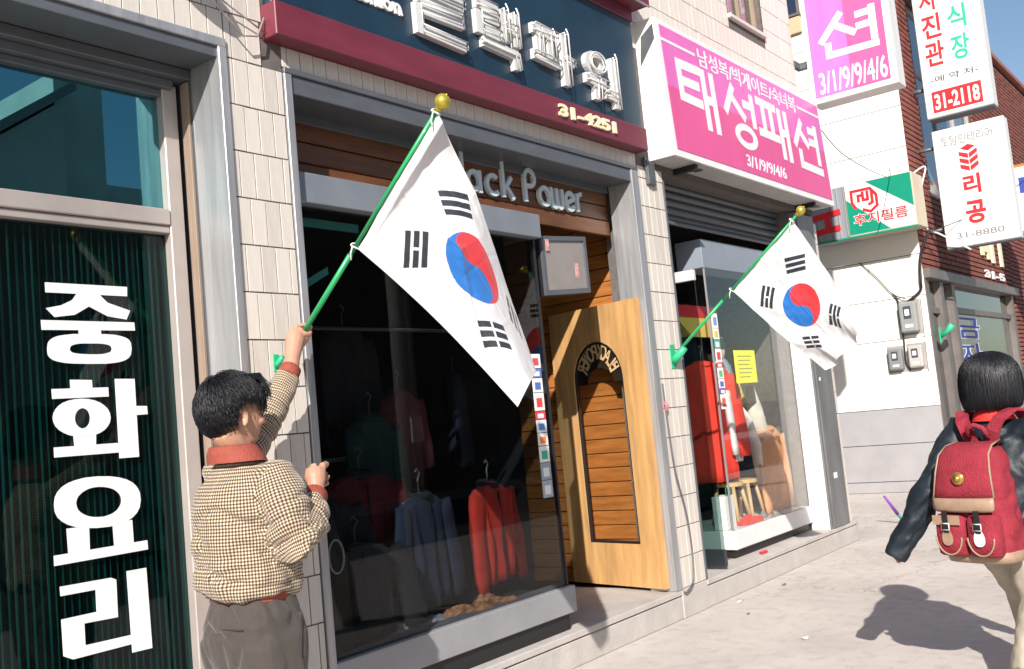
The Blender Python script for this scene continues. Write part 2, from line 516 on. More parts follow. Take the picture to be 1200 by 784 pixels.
# over the restaurant window
for k in (1, 2):
    z = 3.012 + (k - 1) * TH
    if k == 1: tile_row(1.6, 2.538, 3.052, .02, 3.012 + TH - 3.052 - .003)
    tile_row(2.541 if k == 1 else 1.6, 2.745, z + .003, (0 if k % 2 == 0 else TP * .45))
tile_row(2.842, 5.888, 3.040, .03, .090)
# pillar two, straight joints
for k in range(15):
    z = .193 + k * TH
    h = min(TH - .006, 3.05 - z)
    tile_row(5.897, 6.240, z + .003, .05, h)
# upper storey: too small to pick apart one by one, kept as real pieces in one mesh
up = MB()
for k in range(-1, 18):
    z = 4.115 + k * TH
    x = 2.75
    while x < 9.15:
        a, b = x + .0025, min(x + TP, 9.15) - .0025
        x += TP
        if b - a < .01: continue
        za, zb = z + .003, z + TH - .003
        if b > 7.75 and a < 8.44 and zb > 4.64 and za < 5.9: continue
        dy = random.uniform(-.0012, .0012)
        up.box(a, b, dy, .006, za, zb)
for k in range(7):                               # the two bottom courses beside the fascia
    x = 6.0 + k * .02
tag(up.build('tile_facing', M['tile_b'], B), kind='stuff')
# reveal tiles on the corner seen beyond the grey shutter post
rv = MB()
for k in range(14):
    rv.box(9.096, 9.162, -.006, .014, .196 + k * TH, .196 + k * TH + TH - .005, 0, .002)
tag(rv.build('corner_tile', M['tile'], B), kind='stuff')
# smoother wall area behind the fascias

# upper window
W = MB()
W.box(7.75, 7.80, .03, .12, 4.64, 5.9); W.box(8.39, 8.44, .03, .12, 4.64, 5.9); W.box(7.80, 8.39, .03, .12, 4.64, 4.69); W.box(7.80, 8.39, .03, .12, 5.85, 5.9)
W.box(8.07, 8.11, .04, .11, 4.69, 5.85)
wf = W.build('bedroom_window', M['tan_wood'], B)
box('pane', glass('upstairs_pane', (.6, .62, .62), .1), wf, 7.80, 8.39, .07, .075, 4.69, 5.85)
box('curtain', mat('pale_curtain', (.62, .57, .52), .8, var=.1, scale=5, stretch=(5, 1, .5)), wf, 7.8, 8.39, .16, .18, 4.66, 5.88)
box('sill', M['tile'], wf, 7.72, 8.47, -.03, .03, 4.60, 4.64, .006)

# metal linings of the openings ------------------------------------------------
# restaurant: outer surround with a bevelled edge
fr = MB()
fr.box(2.500, 2.540, -.012, .19, 0, 3.046, 0, .003)
fr.box(-1.5, 2.540, -.012, .19, 3.0462, 3.085, 0, .003)
fr.build('restaurant_surround', M['alu'], B)
MB().box(-1.5, 2.4995, .001, .19, 3.000, 3.0458, 0, .002).box(2.5005, 2.5295, .1905, .34, 0, 3.0, 0, .002).build('restaurant_lining', M['alu_dull'], B)  # lintel underside in the darker metal, shade painted in
# clothes shop one
f1 = MB()
f1.box(2.842, 2.884, -.010, .085, .19, 3.01, 0, .003)
f1.build('metal_jamb', M['alu'], B)
f1 = MB()
f1.box(5.800, 5.888, -.010, .185, .192, 3.01, 0, .003)
f1.build('metal_jamb', M['alu'], B)
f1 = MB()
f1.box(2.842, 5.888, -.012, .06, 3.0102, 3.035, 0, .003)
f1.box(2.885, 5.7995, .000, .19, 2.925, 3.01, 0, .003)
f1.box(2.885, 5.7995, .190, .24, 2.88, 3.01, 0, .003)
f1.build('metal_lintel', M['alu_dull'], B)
# shop two
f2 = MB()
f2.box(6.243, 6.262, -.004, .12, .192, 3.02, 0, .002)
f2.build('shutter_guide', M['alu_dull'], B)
pc = MB()
pc.box(8.70, 9.092, -.012, .02, .192, 3.03, 0, .004)
pc.box(8.655, 8.698, -.004, .06, .192, 3.03, 0, .004)
gp = pc.build('grey_post', mat('grey_shutter_post', (.20, .20, .205), .42, metal=.4, var=.25, scale=3, stretch=(2, 2, .6), rvar=.15), B)
box('switch_plate', M['whitevinyl'], gp, 8.83, 8.86, -.016, -.012, .62, .67); box('switch_plate', M['whitevinyl'], gp, 8.875, 8.905, -.016, -.012, .62, .67)
box('switch_plate', M['whitevinyl'], gp, 8.76, 8.785, -.016, -.012, 1.50, 1.53)
sh = empty('roller_shutter', (7.4, .2, 2.8), 'grey ribbed roller shutter rolled up under the pink sign', 'shutter')
for k in range(5):
    z = 2.76 + .062 * k
    rg = []
    for i in range(9):
        t = i / 8
        rg.append((.17 - .020 * math.sin(math.pi * t), z + .058 * t))
    mb = MB()
    vs = [(x, y, zz) for x in (6.264, 8.655) for (y, zz) in rg] + [(x, .19, zz) for x in (6.264, 8.655) for (_, zz) in rg]
    fs = []
    for i in range(8):
        fs.append((i, i + 1, 9 + i + 1, 9 + i)); fs.append((18 + i, 27 + i, 27 + i + 1, 18 + i + 1))
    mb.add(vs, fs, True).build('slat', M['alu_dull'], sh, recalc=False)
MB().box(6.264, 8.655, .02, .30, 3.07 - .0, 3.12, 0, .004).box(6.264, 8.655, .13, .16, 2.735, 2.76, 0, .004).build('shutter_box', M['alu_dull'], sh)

# ------------------------------------------------------------------ restaurant window
W = empty('restaurant_window', (1.0, .3, .1), 'tall teal-tinted restaurant window with big white lettering behind the man', 'window')
fm = MB()
fm.box(2.400, 2.470, .255, .335, .1, 2.94, 0, .004)
fm.box(-1.5, 2.3995, .250, .335, 2.33, 2.398, 0, .004)
fm.box(-1.5, 2.3995, .262, .335, 2.298, 2.328, 0, .003)
fm.box(-1.5, 2.3995, .255, .335, .02, .12, 0, .004)
fm.build('sash', M['alu_light'], W)
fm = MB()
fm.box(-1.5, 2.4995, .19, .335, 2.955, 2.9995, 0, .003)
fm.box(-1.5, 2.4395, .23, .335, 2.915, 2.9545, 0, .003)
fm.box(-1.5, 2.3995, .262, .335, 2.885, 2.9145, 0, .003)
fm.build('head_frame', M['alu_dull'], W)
box('jamb_strip', M['tan_wood'], W, 2.486, 2.4998, .205, .254, .05, 2.95, .002)
box('transom_pane', M['pane_teal'], W, -1.5, 2.3995, .298, .303, 2.3985, 2.884)
lp = box('window_pane', M['pane_low'], W, -1.5, 2.3995, .300, .305, .125, 2.297)
bl = MB()
x = 1.30
while x < 2.39:
    ww = random.choice((.004, .005, .007)) if x < 2.2 else random.choice((.005, .008, .011))
    bl.box(x, x + ww, .322, .326, .13, 2.29)
    x += random.uniform(.024, .031)
bl.build('striped_blind', mat('green_blind_strip', (.05, .175, .165), .5, var=.8, scale=2.0, stretch=(30, 1, .5)), W)
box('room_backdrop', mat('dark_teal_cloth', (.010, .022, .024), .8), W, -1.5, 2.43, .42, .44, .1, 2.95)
REST_POLYS = [[(1.876,2.07),(2.211,2.069),(2.209,2.031),(1.876,2.032)],[(1.999,2.034),(2.091,2.033),(2.123,2.002),(2.218,1.973),(2.2,1.937),(2.12,1.948),(2.045,1.984),(1.986,1.95),(1.906,1.939),(1.874,1.972),(1.934,1.985),(1.979,2.007)],[(1.853,1.927),(2.233,1.926),(2.234,1.893),(1.854,1.89)],[(1.997,1.894),(2.088,1.893),(2.089,1.87),(1.998,1.869)],[(1.952,1.702),(2.039,1.699),(2.04,1.666),(1.952,1.665)],[(1.879,1.669),(2.105,1.669),(2.105,1.633),(1.88,1.632)],[(1.953,1.498),(2.044,1.494),(2.041,1.449),(1.955,1.451)],[(1.876,1.453),(2.139,1.451),(2.139,1.414),(1.876,1.416)],[(2.134,1.701),(2.219,1.699),(2.218,1.39),(2.134,1.391)],[(2.213,1.591),(2.266,1.589),(2.267,1.556),(2.215,1.555)],[(1.907,1.152),(1.995,1.151),(1.993,1.057),(1.909,1.059)],[(2.089,1.15),(2.172,1.149),(2.173,1.057),(2.091,1.057)],[(1.854,1.062),(2.231,1.062),(2.232,1.026),(1.854,1.025)],[(1.87,0.948),(2.07,0.945),(2.091,0.934),(2.089,0.794),(1.955,0.799),(1.955,0.72),(2.137,0.717),(2.14,0.682),(1.905,0.681),(1.878,0.696),(1.87,0.701),(1.869,0.831),(2.005,0.831),(2.006,0.912),(1.871,0.914)],[(2.135,0.958),(2.219,0.957),(2.224,0.648),(2.139,0.65)]]
REST_RINGS = [([(2.214,1.819),(2.209,1.796),(2.2,1.784),(2.185,1.775),(2.164,1.768),(2.137,1.764),(2.101,1.761),(2.033,1.761),(1.967,1.763),(1.934,1.766),(1.909,1.771),(1.891,1.777),(1.879,1.786),(1.872,1.797),(1.871,1.819),(1.875,1.841),(1.883,1.852),(1.896,1.861),(1.915,1.868),(1.94,1.872),(1.974,1.876),(2.04,1.877),(2.108,1.877),(2.144,1.875),(2.171,1.87),(2.191,1.864),(2.205,1.855),(2.212,1.843)],[(2.129,1.819),(2.127,1.812),(2.122,1.807),(2.113,1.804),(2.102,1.801),(2.088,1.799),(2.07,1.798),(2.041,1.798),(2.012,1.799),(1.994,1.8),(1.981,1.802),(1.97,1.804),(1.963,1.808),(1.959,1.812),(1.958,1.819),(1.96,1.826),(1.965,1.831),(1.972,1.834),(1.983,1.837),(1.996,1.839),(2.014,1.84),(2.043,1.84),(2.072,1.84),(2.09,1.839),(2.105,1.837),(2.115,1.835),(2.123,1.831),(2.127,1.827)]),([(2.107,1.55),(2.103,1.533),(2.093,1.518),(2.079,1.505),(2.06,1.495),(2.038,1.488),(2.013,1.485),(1.986,1.485),(1.959,1.488),(1.935,1.495),(1.915,1.505),(1.899,1.516),(1.887,1.53),(1.88,1.546),(1.878,1.563),(1.882,1.579),(1.891,1.594),(1.904,1.607),(1.921,1.617),(1.943,1.624),(1.967,1.628),(1.994,1.629),(2.022,1.626),(2.046,1.62),(2.067,1.611),(2.085,1.598),(2.098,1.584),(2.105,1.568)],[(2.023,1.553),(2.022,1.544),(2.019,1.536),(2.015,1.529),(2.01,1.524),(2.004,1.519),(1.998,1.517),(1.991,1.516),(1.984,1.518),(1.978,1.521),(1.973,1.526),(1.968,1.532),(1.965,1.539),(1.963,1.548),(1.963,1.556),(1.964,1.564),(1.967,1.572),(1.971,1.579),(1.976,1.585),(1.982,1.589),(1.989,1.592),(1.995,1.593),(2.002,1.591),(2.008,1.588),(2.014,1.583),(2.018,1.577),(2.021,1.57),(2.023,1.561)]),([(2.213,1.222),(2.207,1.194),(2.194,1.174),(2.174,1.158),(2.148,1.146),(2.115,1.139),(2.077,1.136),(2.027,1.138),(1.978,1.144),(1.943,1.153),(1.914,1.165),(1.892,1.18),(1.876,1.197),(1.867,1.218),(1.865,1.245),(1.87,1.271),(1.881,1.29),(1.899,1.306),(1.923,1.318),(1.953,1.326),(1.989,1.331),(2.039,1.331),(2.089,1.326),(2.127,1.318),(2.158,1.307),(2.183,1.292),(2.201,1.273),(2.211,1.251)],[(2.131,1.228),(2.128,1.215),(2.12,1.203),(2.109,1.193),(2.094,1.185),(2.076,1.18),(2.057,1.177),(2.035,1.178),(2.013,1.181),(1.995,1.186),(1.979,1.194),(1.966,1.203),(1.956,1.214),(1.951,1.226),(1.949,1.24),(1.952,1.253),(1.959,1.265),(1.97,1.274),(1.984,1.282),(2.001,1.288),(2.02,1.291),(2.042,1.291),(2.064,1.288),(2.083,1.283),(2.1,1.276),(2.114,1.266),(2.124,1.255),(2.13,1.242)])]

for pi, ri in (((0, 1, 2, 3), (0,)), ((4, 5, 6, 7, 8, 9), (1,)), ((10, 11, 12), (2,)), ((13, 14), ())):
    lt = MB()
    for i in pi: lt.prism(REST_POLYS[i], front(.299), 0, .0012 + .0002 * (i % 5))
    for i in ri: lt.ring(*REST_RINGS[i], front(.299), 0, .0023)
    lt.build('letter', M['whitevinyl'], W)

# ------------------------------------------------------------------ clothes shop one: show window
W = empty('show_window', (3.8, .1, .19), 'dark show window of the first clothes shop, red jackets inside', 'window')
box('header_band', mat('blue_grey_band', (.20, .22, .25), .5, metal=.2, var=.12, scale=4, rvar=.1), W, 2.886, 4.73, .028, .11, 2.445, 2.585, .004)
box('plinth', mat('grey_plinth', (.30, .30, .315), .5, metal=.25, var=.10, scale=4, rvar=.1), W, 2.886, 4.745, .045, .20, .285, .432, .004)
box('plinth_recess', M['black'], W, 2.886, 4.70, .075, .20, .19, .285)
box('display_floor', mat('display_floor_board', (.055, .05, .052), .45, var=.3, scale=4), W, 2.886, 4.74, .20, 1.25, .36, .40)
box('pane', M['pane_dark'], W, 2.886, 4.705, .084, .090, .432, 2.445)
box('side_pane', M['pane_dark'], W, 4.706, 4.712, .11, 1.15, .40, 2.445)
box('corner_post', M['black'], W, 4.7125, 4.728, .08, .108, .432, 2.445)
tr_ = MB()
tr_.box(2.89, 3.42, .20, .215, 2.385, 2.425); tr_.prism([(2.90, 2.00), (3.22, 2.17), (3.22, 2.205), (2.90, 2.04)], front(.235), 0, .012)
tr_.build('awning_reflection', mat('teal_reflection_paint', (.12, .50, .42), .4), W)  # solid teal bars painted to stand in for an awning's reflection in the glass
cols = [((.80, .78, .8), (.55, .08, .1)), ((.10, .18, .5), (.75, .75, .78)), ((.78, .78, .78), (.08, .16, .45)), ((.78, .76, .74), (.65, .06, .06)), ((.62, .05, .07), (.8, .8, .8)), ((.78, .78, .8), (.10, .25, .6)), ((.78, .72, .7), (.75, .2, .05)), ((.78, .8, .78), (.05, .4, .25)), ((.30, .35, .42), (.75, .78, .8)), ((.35, .4, .48), (.8, .8, .82))]
z = 1.765
for i, (a, b) in enumerate(cols):
    hh = (.085, .055, .085, .105, .05, .075, .075, .095, .1, .1)[i]
    xs = 4.575
    sk = MB().box(xs, xs + .095, .0815, .0838, z - hh + .004, z)
    sk.box(xs + .02, xs + .075, .0808, .0815, z - hh * .78, z - hh * .28, 1)
    sk.build('sticker', [mat('sticker_paper', a, .4), mat('sticker_print', b, .4)], W)
    z -= hh

# wooden fascia boards and lettering
F = empty('wooden_fascia', (4.3, .25, 2.6), 'dark varnished plank board under the lintel of the first clothes shop', 'sign board')
for k in range(4):
    z0 = 2.588 + k * .105
    box('plank', M['wood_b'], F, 2.887, 5.80, .205 + .004 * (k % 2), .235, z0, z0 + .10, .005)
def fl(u, v, d): return (u, .203 - d, v)
sx, sz, hx = 4.13, 2.716, .135     # left, baseline, x-height
wd = .027
M['ltr'] = mat('pale_blue_letters', (.54, .62, .66), .4)
def put(lst, wd_=wd):
    L = MB(); strokes(L, lst, wd_, fl, .0, .022); L.build('raised_letter', M['ltr'], F)
# B l a c k   P o w e r
put([[(4.02, 2.716), (4.02, 2.92)], arc(4.045, 2.865, .05, .045, 100, -90), arc(4.045, 2.775, .06, .05, 90, -100)])
put([[(4.247, 2.72), (4.247, 2.925)]])
put([arc(4.345, 2.775, .052, .052, 0, 360, 24), [(4.398, 2.84), (4.398, 2.707)]])
put([arc(4.520, 2.772, .056, .056, 50, 320, 20)])
put([[(4.617, 2.71), (4.617, 2.925)], [(4.632, 2.765), (4.70, 2.84)], [(4.640, 2.785), (4.712, 2.708)]])
put([[(4.835, 2.71), (4.835, 2.86)], arc(4.885, 2.862, .05, .05, 180, -90, 20), [(4.885, 2.812), (4.845, 2.812)]])
put([arc(5.033, 2.768, .054, .054, 0, 360, 24)])
put([arc(5.137, 2.758, .030, .048, 180, 360, 14), [(5.107, 2.758), (5.107, 2.835)], [(5.167, 2.835), (5.167, 2.758)], arc(5.197, 2.758, .030, .048, 180, 360, 14), [(5.227, 2.758), (5.227, 2.835)]])
put([arc(5.312, 2.768, .050, .054, 10, 330, 22), [(5.268, 2.752), (5.355, 2.785)]], .03)
put([[(5.400, 2.71), (5.400, 2.83)], arc(5.445, 2.785, .045, .045, 180, 80, 10)])

# side walls of the entrance: planks behind the open door
E_ = empty('entrance_panelling', (6.02, .5, .19), 'honey wood planks lining the doorway of the first clothes shop', 'panelling')
for k in range(27):
    z0 = .20 + k * .101
    box('plank', M['wood'], E_, 6.015 + .003 * (k % 2), 6.05, .24, 1.3, z0, min(z0 + .096, 2.99), .004)
box('edge_trim', M['tile'], E_, 5.96, 6.05, .186, .235, .19, 2.9, .003)
box('edge_bead', M['doorwood'], E_, 5.985, 6.03, .2355, .265, .19, 2.9, .003)

# the honey-coloured door standing open against them
d0, d1 = Vector((5.772, .035, 0)), Vector((5.955, .885, 0))
du = (d1 - d0); DW = du.length; du.normalize(); dn = Vector((-du.y, du.x, 0))      # dn points to the street side (-X)
if dn.x > 0: dn = -dn
def dr(u, v, d): q = d0 + du * u + dn * d; return (q.x, q.y, v)
D_ = empty('wooden_door', (5.85, .45, .2), 'honey wood door with arched glass, standing open in the doorway', 'door')
zb, zt = .215, 2.135
ux0, ux1, uz0, uz1 = .185, .665, .50, 1.62       # opening
arcp = [(.425 + .24 * math.cos(R(a)), uz1 + .27 * math.sin(R(a))) for a in range(0, 181, 12)]
fo = MB()
fo.prism([(0, zb), (ux0, zb), (ux0, zt), (0, zt)][::-1], dr, -.02, .02)
fo.prism([(ux1, zb), (DW, zb), (DW, zt), (ux1, zt)][::-1], dr, -.02, .02)
fo.prism([(ux0, zb), (ux1, zb), (ux1, uz0), (ux0, uz0)][::-1], dr, -.02, .0195)
fo.prism([(ux1, uz1)] + arcp[1:-1] + [(ux0, uz1), (ux0, zt), (ux1, zt)], dr, -.02, .0195)
fo.build('door_frame', M['doorwood'], D_)
bd = MB()
full = [(ux0, uz0), (ux0, uz1)] + arcp[::-1][1:-1] + [(ux1, uz1), (ux1, uz0)]
inn_ = [(.425 + (u - .425) * .94, 1.15 + (v - 1.15) * .975) for u, v in full]
bd.ring(full, inn_, dr, -.012, .012)
bd.build('glazing_bead', M['black'], D_)
MB().prism(inn_, dr, -.003, .003).build('door_pane', glass('door_glass', (.93, .93, .92), .02), D_)
# mirrored lettering on the glass, set out along the arch
DL = MB()
word = 'BLACKPOWER'
for i, ch in enumerate(word):
    a = R(158 - i * 136 / 9 + 0)
    # seen from behind: first letter sits at the right of the arch in view
    cu_, cv_ = .425 + .170 * math.cos(a), uz1 + .02 + .190 * math.sin(a) * .95
    rot = a - math.pi / 2
    tmp = MB()
    text_into(tmp, ch, lambda u, v, d: (u, v, d), -.027, .027, -.055, .055, 0, .003, bold=.01)
    for v in range(len(tmp.v)):
        x_, y_, d_ = tmp.v[v]
        xx = x_ * math.cos(rot) - y_ * math.sin(rot); yy = x_ * math.sin(rot) + y_ * math.cos(rot)
        tmp.v[v] = dr(cu_ + xx, cv_ + yy, .0035 + d_)
    DL.add(tmp.v, tmp.f)
DL.build('lettering', mat('cream_glass_letters', (.55, .38, .20), .5), D_)
MB().prism([(ux1 - .012, 1.60)] + [(.425 + (u - .425) * .95, v - .008) for u, v in arcp[1:-1]] + [(ux0 + .012, 1.60)] + [(.425 - .130 * math.cos(R(a)), 1.60 + .105 * math.sin(R(a))) for a in range(0, 181, 15)], dr, -.010, -.0075).build('dark_film', mat('dark_arch_film', (.03, .02, .015), .4), D_)

# steel panel hanging below the header
P_ = empty('steel_panel', (5.05, .12, 2.12), 'tan steel box cover hanging under the wooden fascia above the door', 'panel')
pf = MB()
to = lambda u, v, d: (4.80 + u * .985 + .0 * v, .10 - d + u * .03, 2.115 + v + u * .085)
pf.prism([(0, 0), (.52, 0), (.52, .36), (0, .36)], to, -.10, 0)
pf.build('box_body', M['black'], P_)
pf = MB(); pf.ring([(0, 0), (.52, 0), (.52, .36), (0, .36)], [(.028, .028), (.492, .028), (.492, .332), (.028, .332)], to, .001, .018)
pf.build('rim', M['alu_dull'], P_)
pf = MB(); pf.prism([(.03, .03), (.49, .03), (.49, .33), (.03, .33)], to, .001, .008)
pf.build('cover', mat('tan_steel', (.33, .29, .27), .45, metal=.3, var=.12, scale=5), P_)
pf = MB(); pf.prism([(.37, .10), (.41, .10), (.41, .19), (.37, .19)], to, .0082, .0095); pf.prism([(.04, .27), (.08, .27), (.08, .34), (.04, .34)], to, .0182, .0195)
pf.build('sticker', mat('red_white_sticker', (.62, .33, .30), .5, var=.5, scale=30), P_)

# ------------------------------------------------------------------ navy fascia sign with neon letters
N = empty('navy_neon_sign', (4.3, -.05, 3.13), 'navy shop sign with maroon rails and white neon lettering over the first clothes shop', 'sign')
box('panel', M['navy'], N, 2.76, 5.93, -.055, .005, 3.285, 4.06, .004)
box('maroon_rail', M['maroon'], N, 2.744, 5.915, -.095, .005, 3.133, 3.288, .004)
ur = MB().box(2.744, 5.95, -.062, .005, 4.062, 4.16, 0, .004).box(2.744, 6.02, -.17, .005, 4.1602, 4.32, 0, .004)
ur.build('maroon_rail', M['maroon'], N)
box('rail_lip', M['alu'], N, 2.744, 6.022, -.172, -.16, 4.150, 4.1598)
# chunky channel letters: u,v inside a cell, built proud of the panel
def cell(u0, u1, v0, v1, dep=.058):
    return lambda u, v, d: (u0 + (u1 - u0) * u, -.055 - d, v0 + (v1 - v0) * v)
G = {
 'beul': ([[(.1, .95), (.1, .72), (.85, .72), (.85, .97)], [(.1, .84), (.85, .84)], [(0, .62), (1, .60)], [(.08, .50), (.92, .49), (.92, .36), (.1, .35), (.1, .10), (.98, .06)]], []),
 'raek': ([[(0, .93), (.40, .92), (.40, .74), (.04, .73), (.04, .50), (.46, .48)], [(.60, .98), (.60, .42)], [(.86, 1), (.86, .40)], [(.60, .70), (.86, .70)], [(.08, .30), (.80, .26), (.82, .0)]], []),
 'pa': ([[(0, .90), (.56, .88)], [(.14, .88), (.14, .44)], [(.42, .88), (.42, .42)], [(-.02, .42), (.60, .38)], [(.78, 1), (.78, .02)], [(.78, .52), (1.0, .50)]], []),
 'wo': ([[(0, .40), (.58, .36)], [(.30, .38), (.28, .0)], [(.55, .20), (.85, .20)], [(.88, 1), (.88, -.05)]], [(.30, .74, .30, .25)]),
}
nb = MB()
for key, (u0, u1, v0, v1) in dict(beul=(3.655, 4.055, 3.37, 3.80), raek=(4.17, 4.575, 3.375, 3.715), pa=(4.69, 5.10, 3.385, 3.72), wo=(5.235, 5.63, 3.375, 3.70)).items():
    to = cell(u0, u1, v0, v1)
    st_, rg_ = G[key]
    # stroke width must be even in metres: scale points to metres first
    ns = MB()
    t2 = lambda u, v, d: (u, -.055 - d, v)
    conv = lambda l: [(u0 + (u1 - u0) * a, v0 + (v1 - v0) * b) for a, b in l]
    sc = random.uniform(.95, 1.05)
    strokes(ns, [conv(l) for l in st_], .060 * sc, t2, .0, .032)
    for (cx, cy, rx, ry) in rg_:
        c = conv([(cx, cy)])[0]
        rx_, ry_ = rx * (u1 - u0), ry * (v1 - v0)
        ns.ring([(c[0] + rx_ * math.cos(R(a)), c[1] + ry_ * math.sin(R(a))) for a in range(0, 360, 15)], [(c[0] + rx_ * .48 * math.cos(R(a)), c[1] + ry_ * .48 * math.sin(R(a))) for a in range(0, 360, 15)], t2, 0, .032)
        nb.tube([(c[0] + rx_ * .8 * math.cos(R(a)), -.112, c[1] + ry_ * .8 * math.sin(R(a))) for a in range(0, 361, 15)], .006, 6)
        nb.tube([(c[0] + rx_ * .6 * math.cos(R(a)), -.106, c[1] + ry_ * .6 * math.sin(R(a))) for a in range(0, 361, 15)], .006, 6)
    for l in st_:
        q = conv(l)
        a, b = Vector((*q[0], 0)), Vector((*q[-1], 0))
        dv = (Vector((*q[-1], 0)) - Vector((*q[-2], 0))).normalized()
        off = Vector((-dv.y, dv.x, 0)) * .020
        path = [Vector((p[0], p[1], 0)) + off for p in q] + [Vector((p[0], p[1], 0)) - off for p in q[::-1]]
        path = [Vector((*q[0], 0)) - (Vector((*q[1], 0)) - Vector((*q[0], 0))).normalized() * .03] + path
        j = random.uniform(.100, .112)
        nb.tube([(p.x + random.uniform(-.003, .003), -j, p.y + random.uniform(-.003, .003)) for p in path], .0048, 6)
        for p in (path[1], path[-1]):
            nb.tube([(p.x, -j, p.y), (p.x, -.087, p.y)], .004, 5)
    ns.build('channel_letter', M['chrome'], N)
tag(nb.build('neon_tube', M['neon'], N), kind='stuff')
tb = MB(); text_into(tb, 'Fashion', front(-.055), 3.19, 3.58, 3.452, 3.535, 0, .012, bold=.03, shear=-.25); tb.build('small_lettering', M['whitevinyl'], N)
tb = MB(); text_into(tb, '31-4251', front(-.095), 4.858, 5.50, 3.175, 3.252, 0, .014, bold=.035); tb.build('phone_number', M['cream'], N)
for x in (3.72, 3.92, 4.62, 5.22, 5.46, 5.6):
    pass

# ------------------------------------------------------------------ pink light-box sign
K = empty('pink_box_sign', (7.65, -.1, 3.1), 'long pink light-box sign with white lettering over the second clothes shop', 'sign')
yb, yt = -.205, -.160        # the face leans back a little
def pk(u, v, d):
    t = (v - 3.10) / (4.10 - 3.10)
    return (u, yb + (yt - yb) * t - d, v)
x0, x1, z0, z1 = 6.075, 9.165, 3.105, 4.105
mb = MB()
mb.add([(x0, yb, z0), (x1, yb, z0), (x1, .01, z0), (x0, .01, z0), (x0, yt, z1), (x1, yt, z1), (x1, .01, z1), (x0, .01, z1)], [(0, 3, 2, 1), (4, 5, 6, 7), (0, 1, 5, 4), (1, 2, 6, 5), (2, 3, 7, 6), (3, 0, 4, 7)])
mb.build('box_case', M['white'], K)
ub = MB(); ub.box(x0 + .03, x1 - .03, yb + .025, 0.0, z0 - .004, z0 - .001); ub.build('underside', mat('grey_sign_underside', (.42, .41, .40), .6, var=.1, scale=3), K)
mb = MB(); mb.prism([(x0 + .055, z0 + .05), (x1 - .03, z0 + .05), (x1 - .03, 3.618), (x0 + .055, 3.618)], pk, .001, .004); mb.build('rose_face', M['pink'], K)
mb = MB(); mb.prism([(x0 + .055, 3.6184), (x1 - .03, 3.6184), (x1 - .03, z1 - .04), (x0 + .055, z1 - .04)], pk, .001, .004); mb.build('orchid_face', M['violet'], K)
BL = MB()
def S_(lst, wd_, ring=None):
    BL = MB(); strokes(BL, lst, wd_, pk, .0042, .0058)
    if ring: BL.ring(*ring, pk, .0042, .0066)
    BL.build('letter', M['whitevinyl'], K)
wv = .072
# tae
S_([[(6.675, 3.835), (6.335, 3.825), (6.335, 3.578), (6.655, 3.572)], [(6.335, 3.70), (6.63, 3.705)], [(6.712, 3.865), (6.712, 3.385)], [(6.858, 3.865), (6.858, 3.380)], [(6.712, 3.63), (6.858, 3.63)]], wv)
# seong
S_([[(7.235, 3.855), (7.035, 3.60)], [(7.16, 3.77), (7.40, 3.60)], [(7.385, 3.735), (7.54, 3.735)], [(7.565, 3.845), (7.565, 3.555)]], wv, ([(7.365 + .205 * math.cos(R(a)), 3.455 + .105 * math.sin(R(a))) for a in range(0, 360, 12)], [(7.365 + .125 * math.cos(R(a)), 3.455 + .048 * math.sin(R(a))) for a in range(0, 360, 12)]))
# pae
S_([[(7.66, 3.825), (8.06, 3.82)], [(7.78, 3.82), (7.78, 3.56)], [(7.94, 3.82), (7.94, 3.56)], [(7.65, 3.555), (8.07, 3.552)], [(8.125, 3.84), (8.125, 3.385)], [(8.26, 3.84), (8.26, 3.378)], [(8.125, 3.63), (8.26, 3.63)]], wv)
# syeon
S_([[(8.635, 3.83), (8.405, 3.565)], [(8.555, 3.73), (8.74, 3.60)], [(8.77, 3.765), (8.93, 3.765)], [(8.77, 3.655), (8.93, 3.655)], [(8.955, 3.835), (8.955, 3.455)], [(8.515, 3.55), (8.515, 3.405), (9.01, 3.395)]], wv)
text_into(BL, '남성복/빅게이트/숙녀복', pk, 6.69, 8.57, 3.885, 4.03, .0042, .0062, bold=.012)
S_([[(6.13, 3.958), (6.64, 3.958)]], .022); S_([[(8.61, 3.953), (9.135, 3.953)]], .022)
text_into(BL, '3/1/9/9/4/6', pk, 7.29, 8.08, 3.205, 3.305, .0042, .0062, bold=.014)
tag(BL.build('small_lettering', M['whitevinyl'], K), kind='stuff')
br = MB()
for x in (6.45, 8.75):
    br = MB(); br.box(x - .02, x + .02, yb + .03, .02, z0 - .045, z0 - .005); br.box(x - .035, x + .035, yb - .0, yb + .06, z0 - .055, z0 - .045)
    br.build('bracket', M['black'], K)
sp = MB(); sp.prism([(.02, 3.78), (.15, 3.95), (.145, 4.06), (.045, 3.99)], lambda u, v, d: (x0 - .002 - d, -u, v), 0, .001); sp.build('side_plate', M['alu_dull'], K)

# ------------------------------------------------------------------ upright pink sign (projects from the corner)
V_ = empty('upright_pink_sign', (9.3, -.5, 4.1), 'upright pink and white sign projecting from the building corner', 'sign')
xs = 9.20
box('box_case', M['white'], V_, xs, xs + .24, -.905, -.10, 4.10, 7.35, .006)
sd = side(xs)
half = MB(); half.prism([(.15, 4.155), (.50, 4.155), (.50, 7.3), (.15, 7.3)], sd, .001, .004); half.build('orchid_half', M['violet'], V_)
half = MB(); half.prism([(.5004, 4.155), (.848, 4.155), (.848, 7.3), (.5004, 7.3)], sd, .001, .004); half.build('rose_half', M['pink'], V_)
VL = MB()
def T_(lst, wd_, dz=0, ring=None):
    VL = MB(); strokes(VL, [[(a, b + dz) for a, b in l] for l in lst], wd_, sd, .0042, .0058)
    if ring: VL.ring(*ring, sd, .0042, .0066)
    VL.build('letter', M['whitevinyl'], V_)
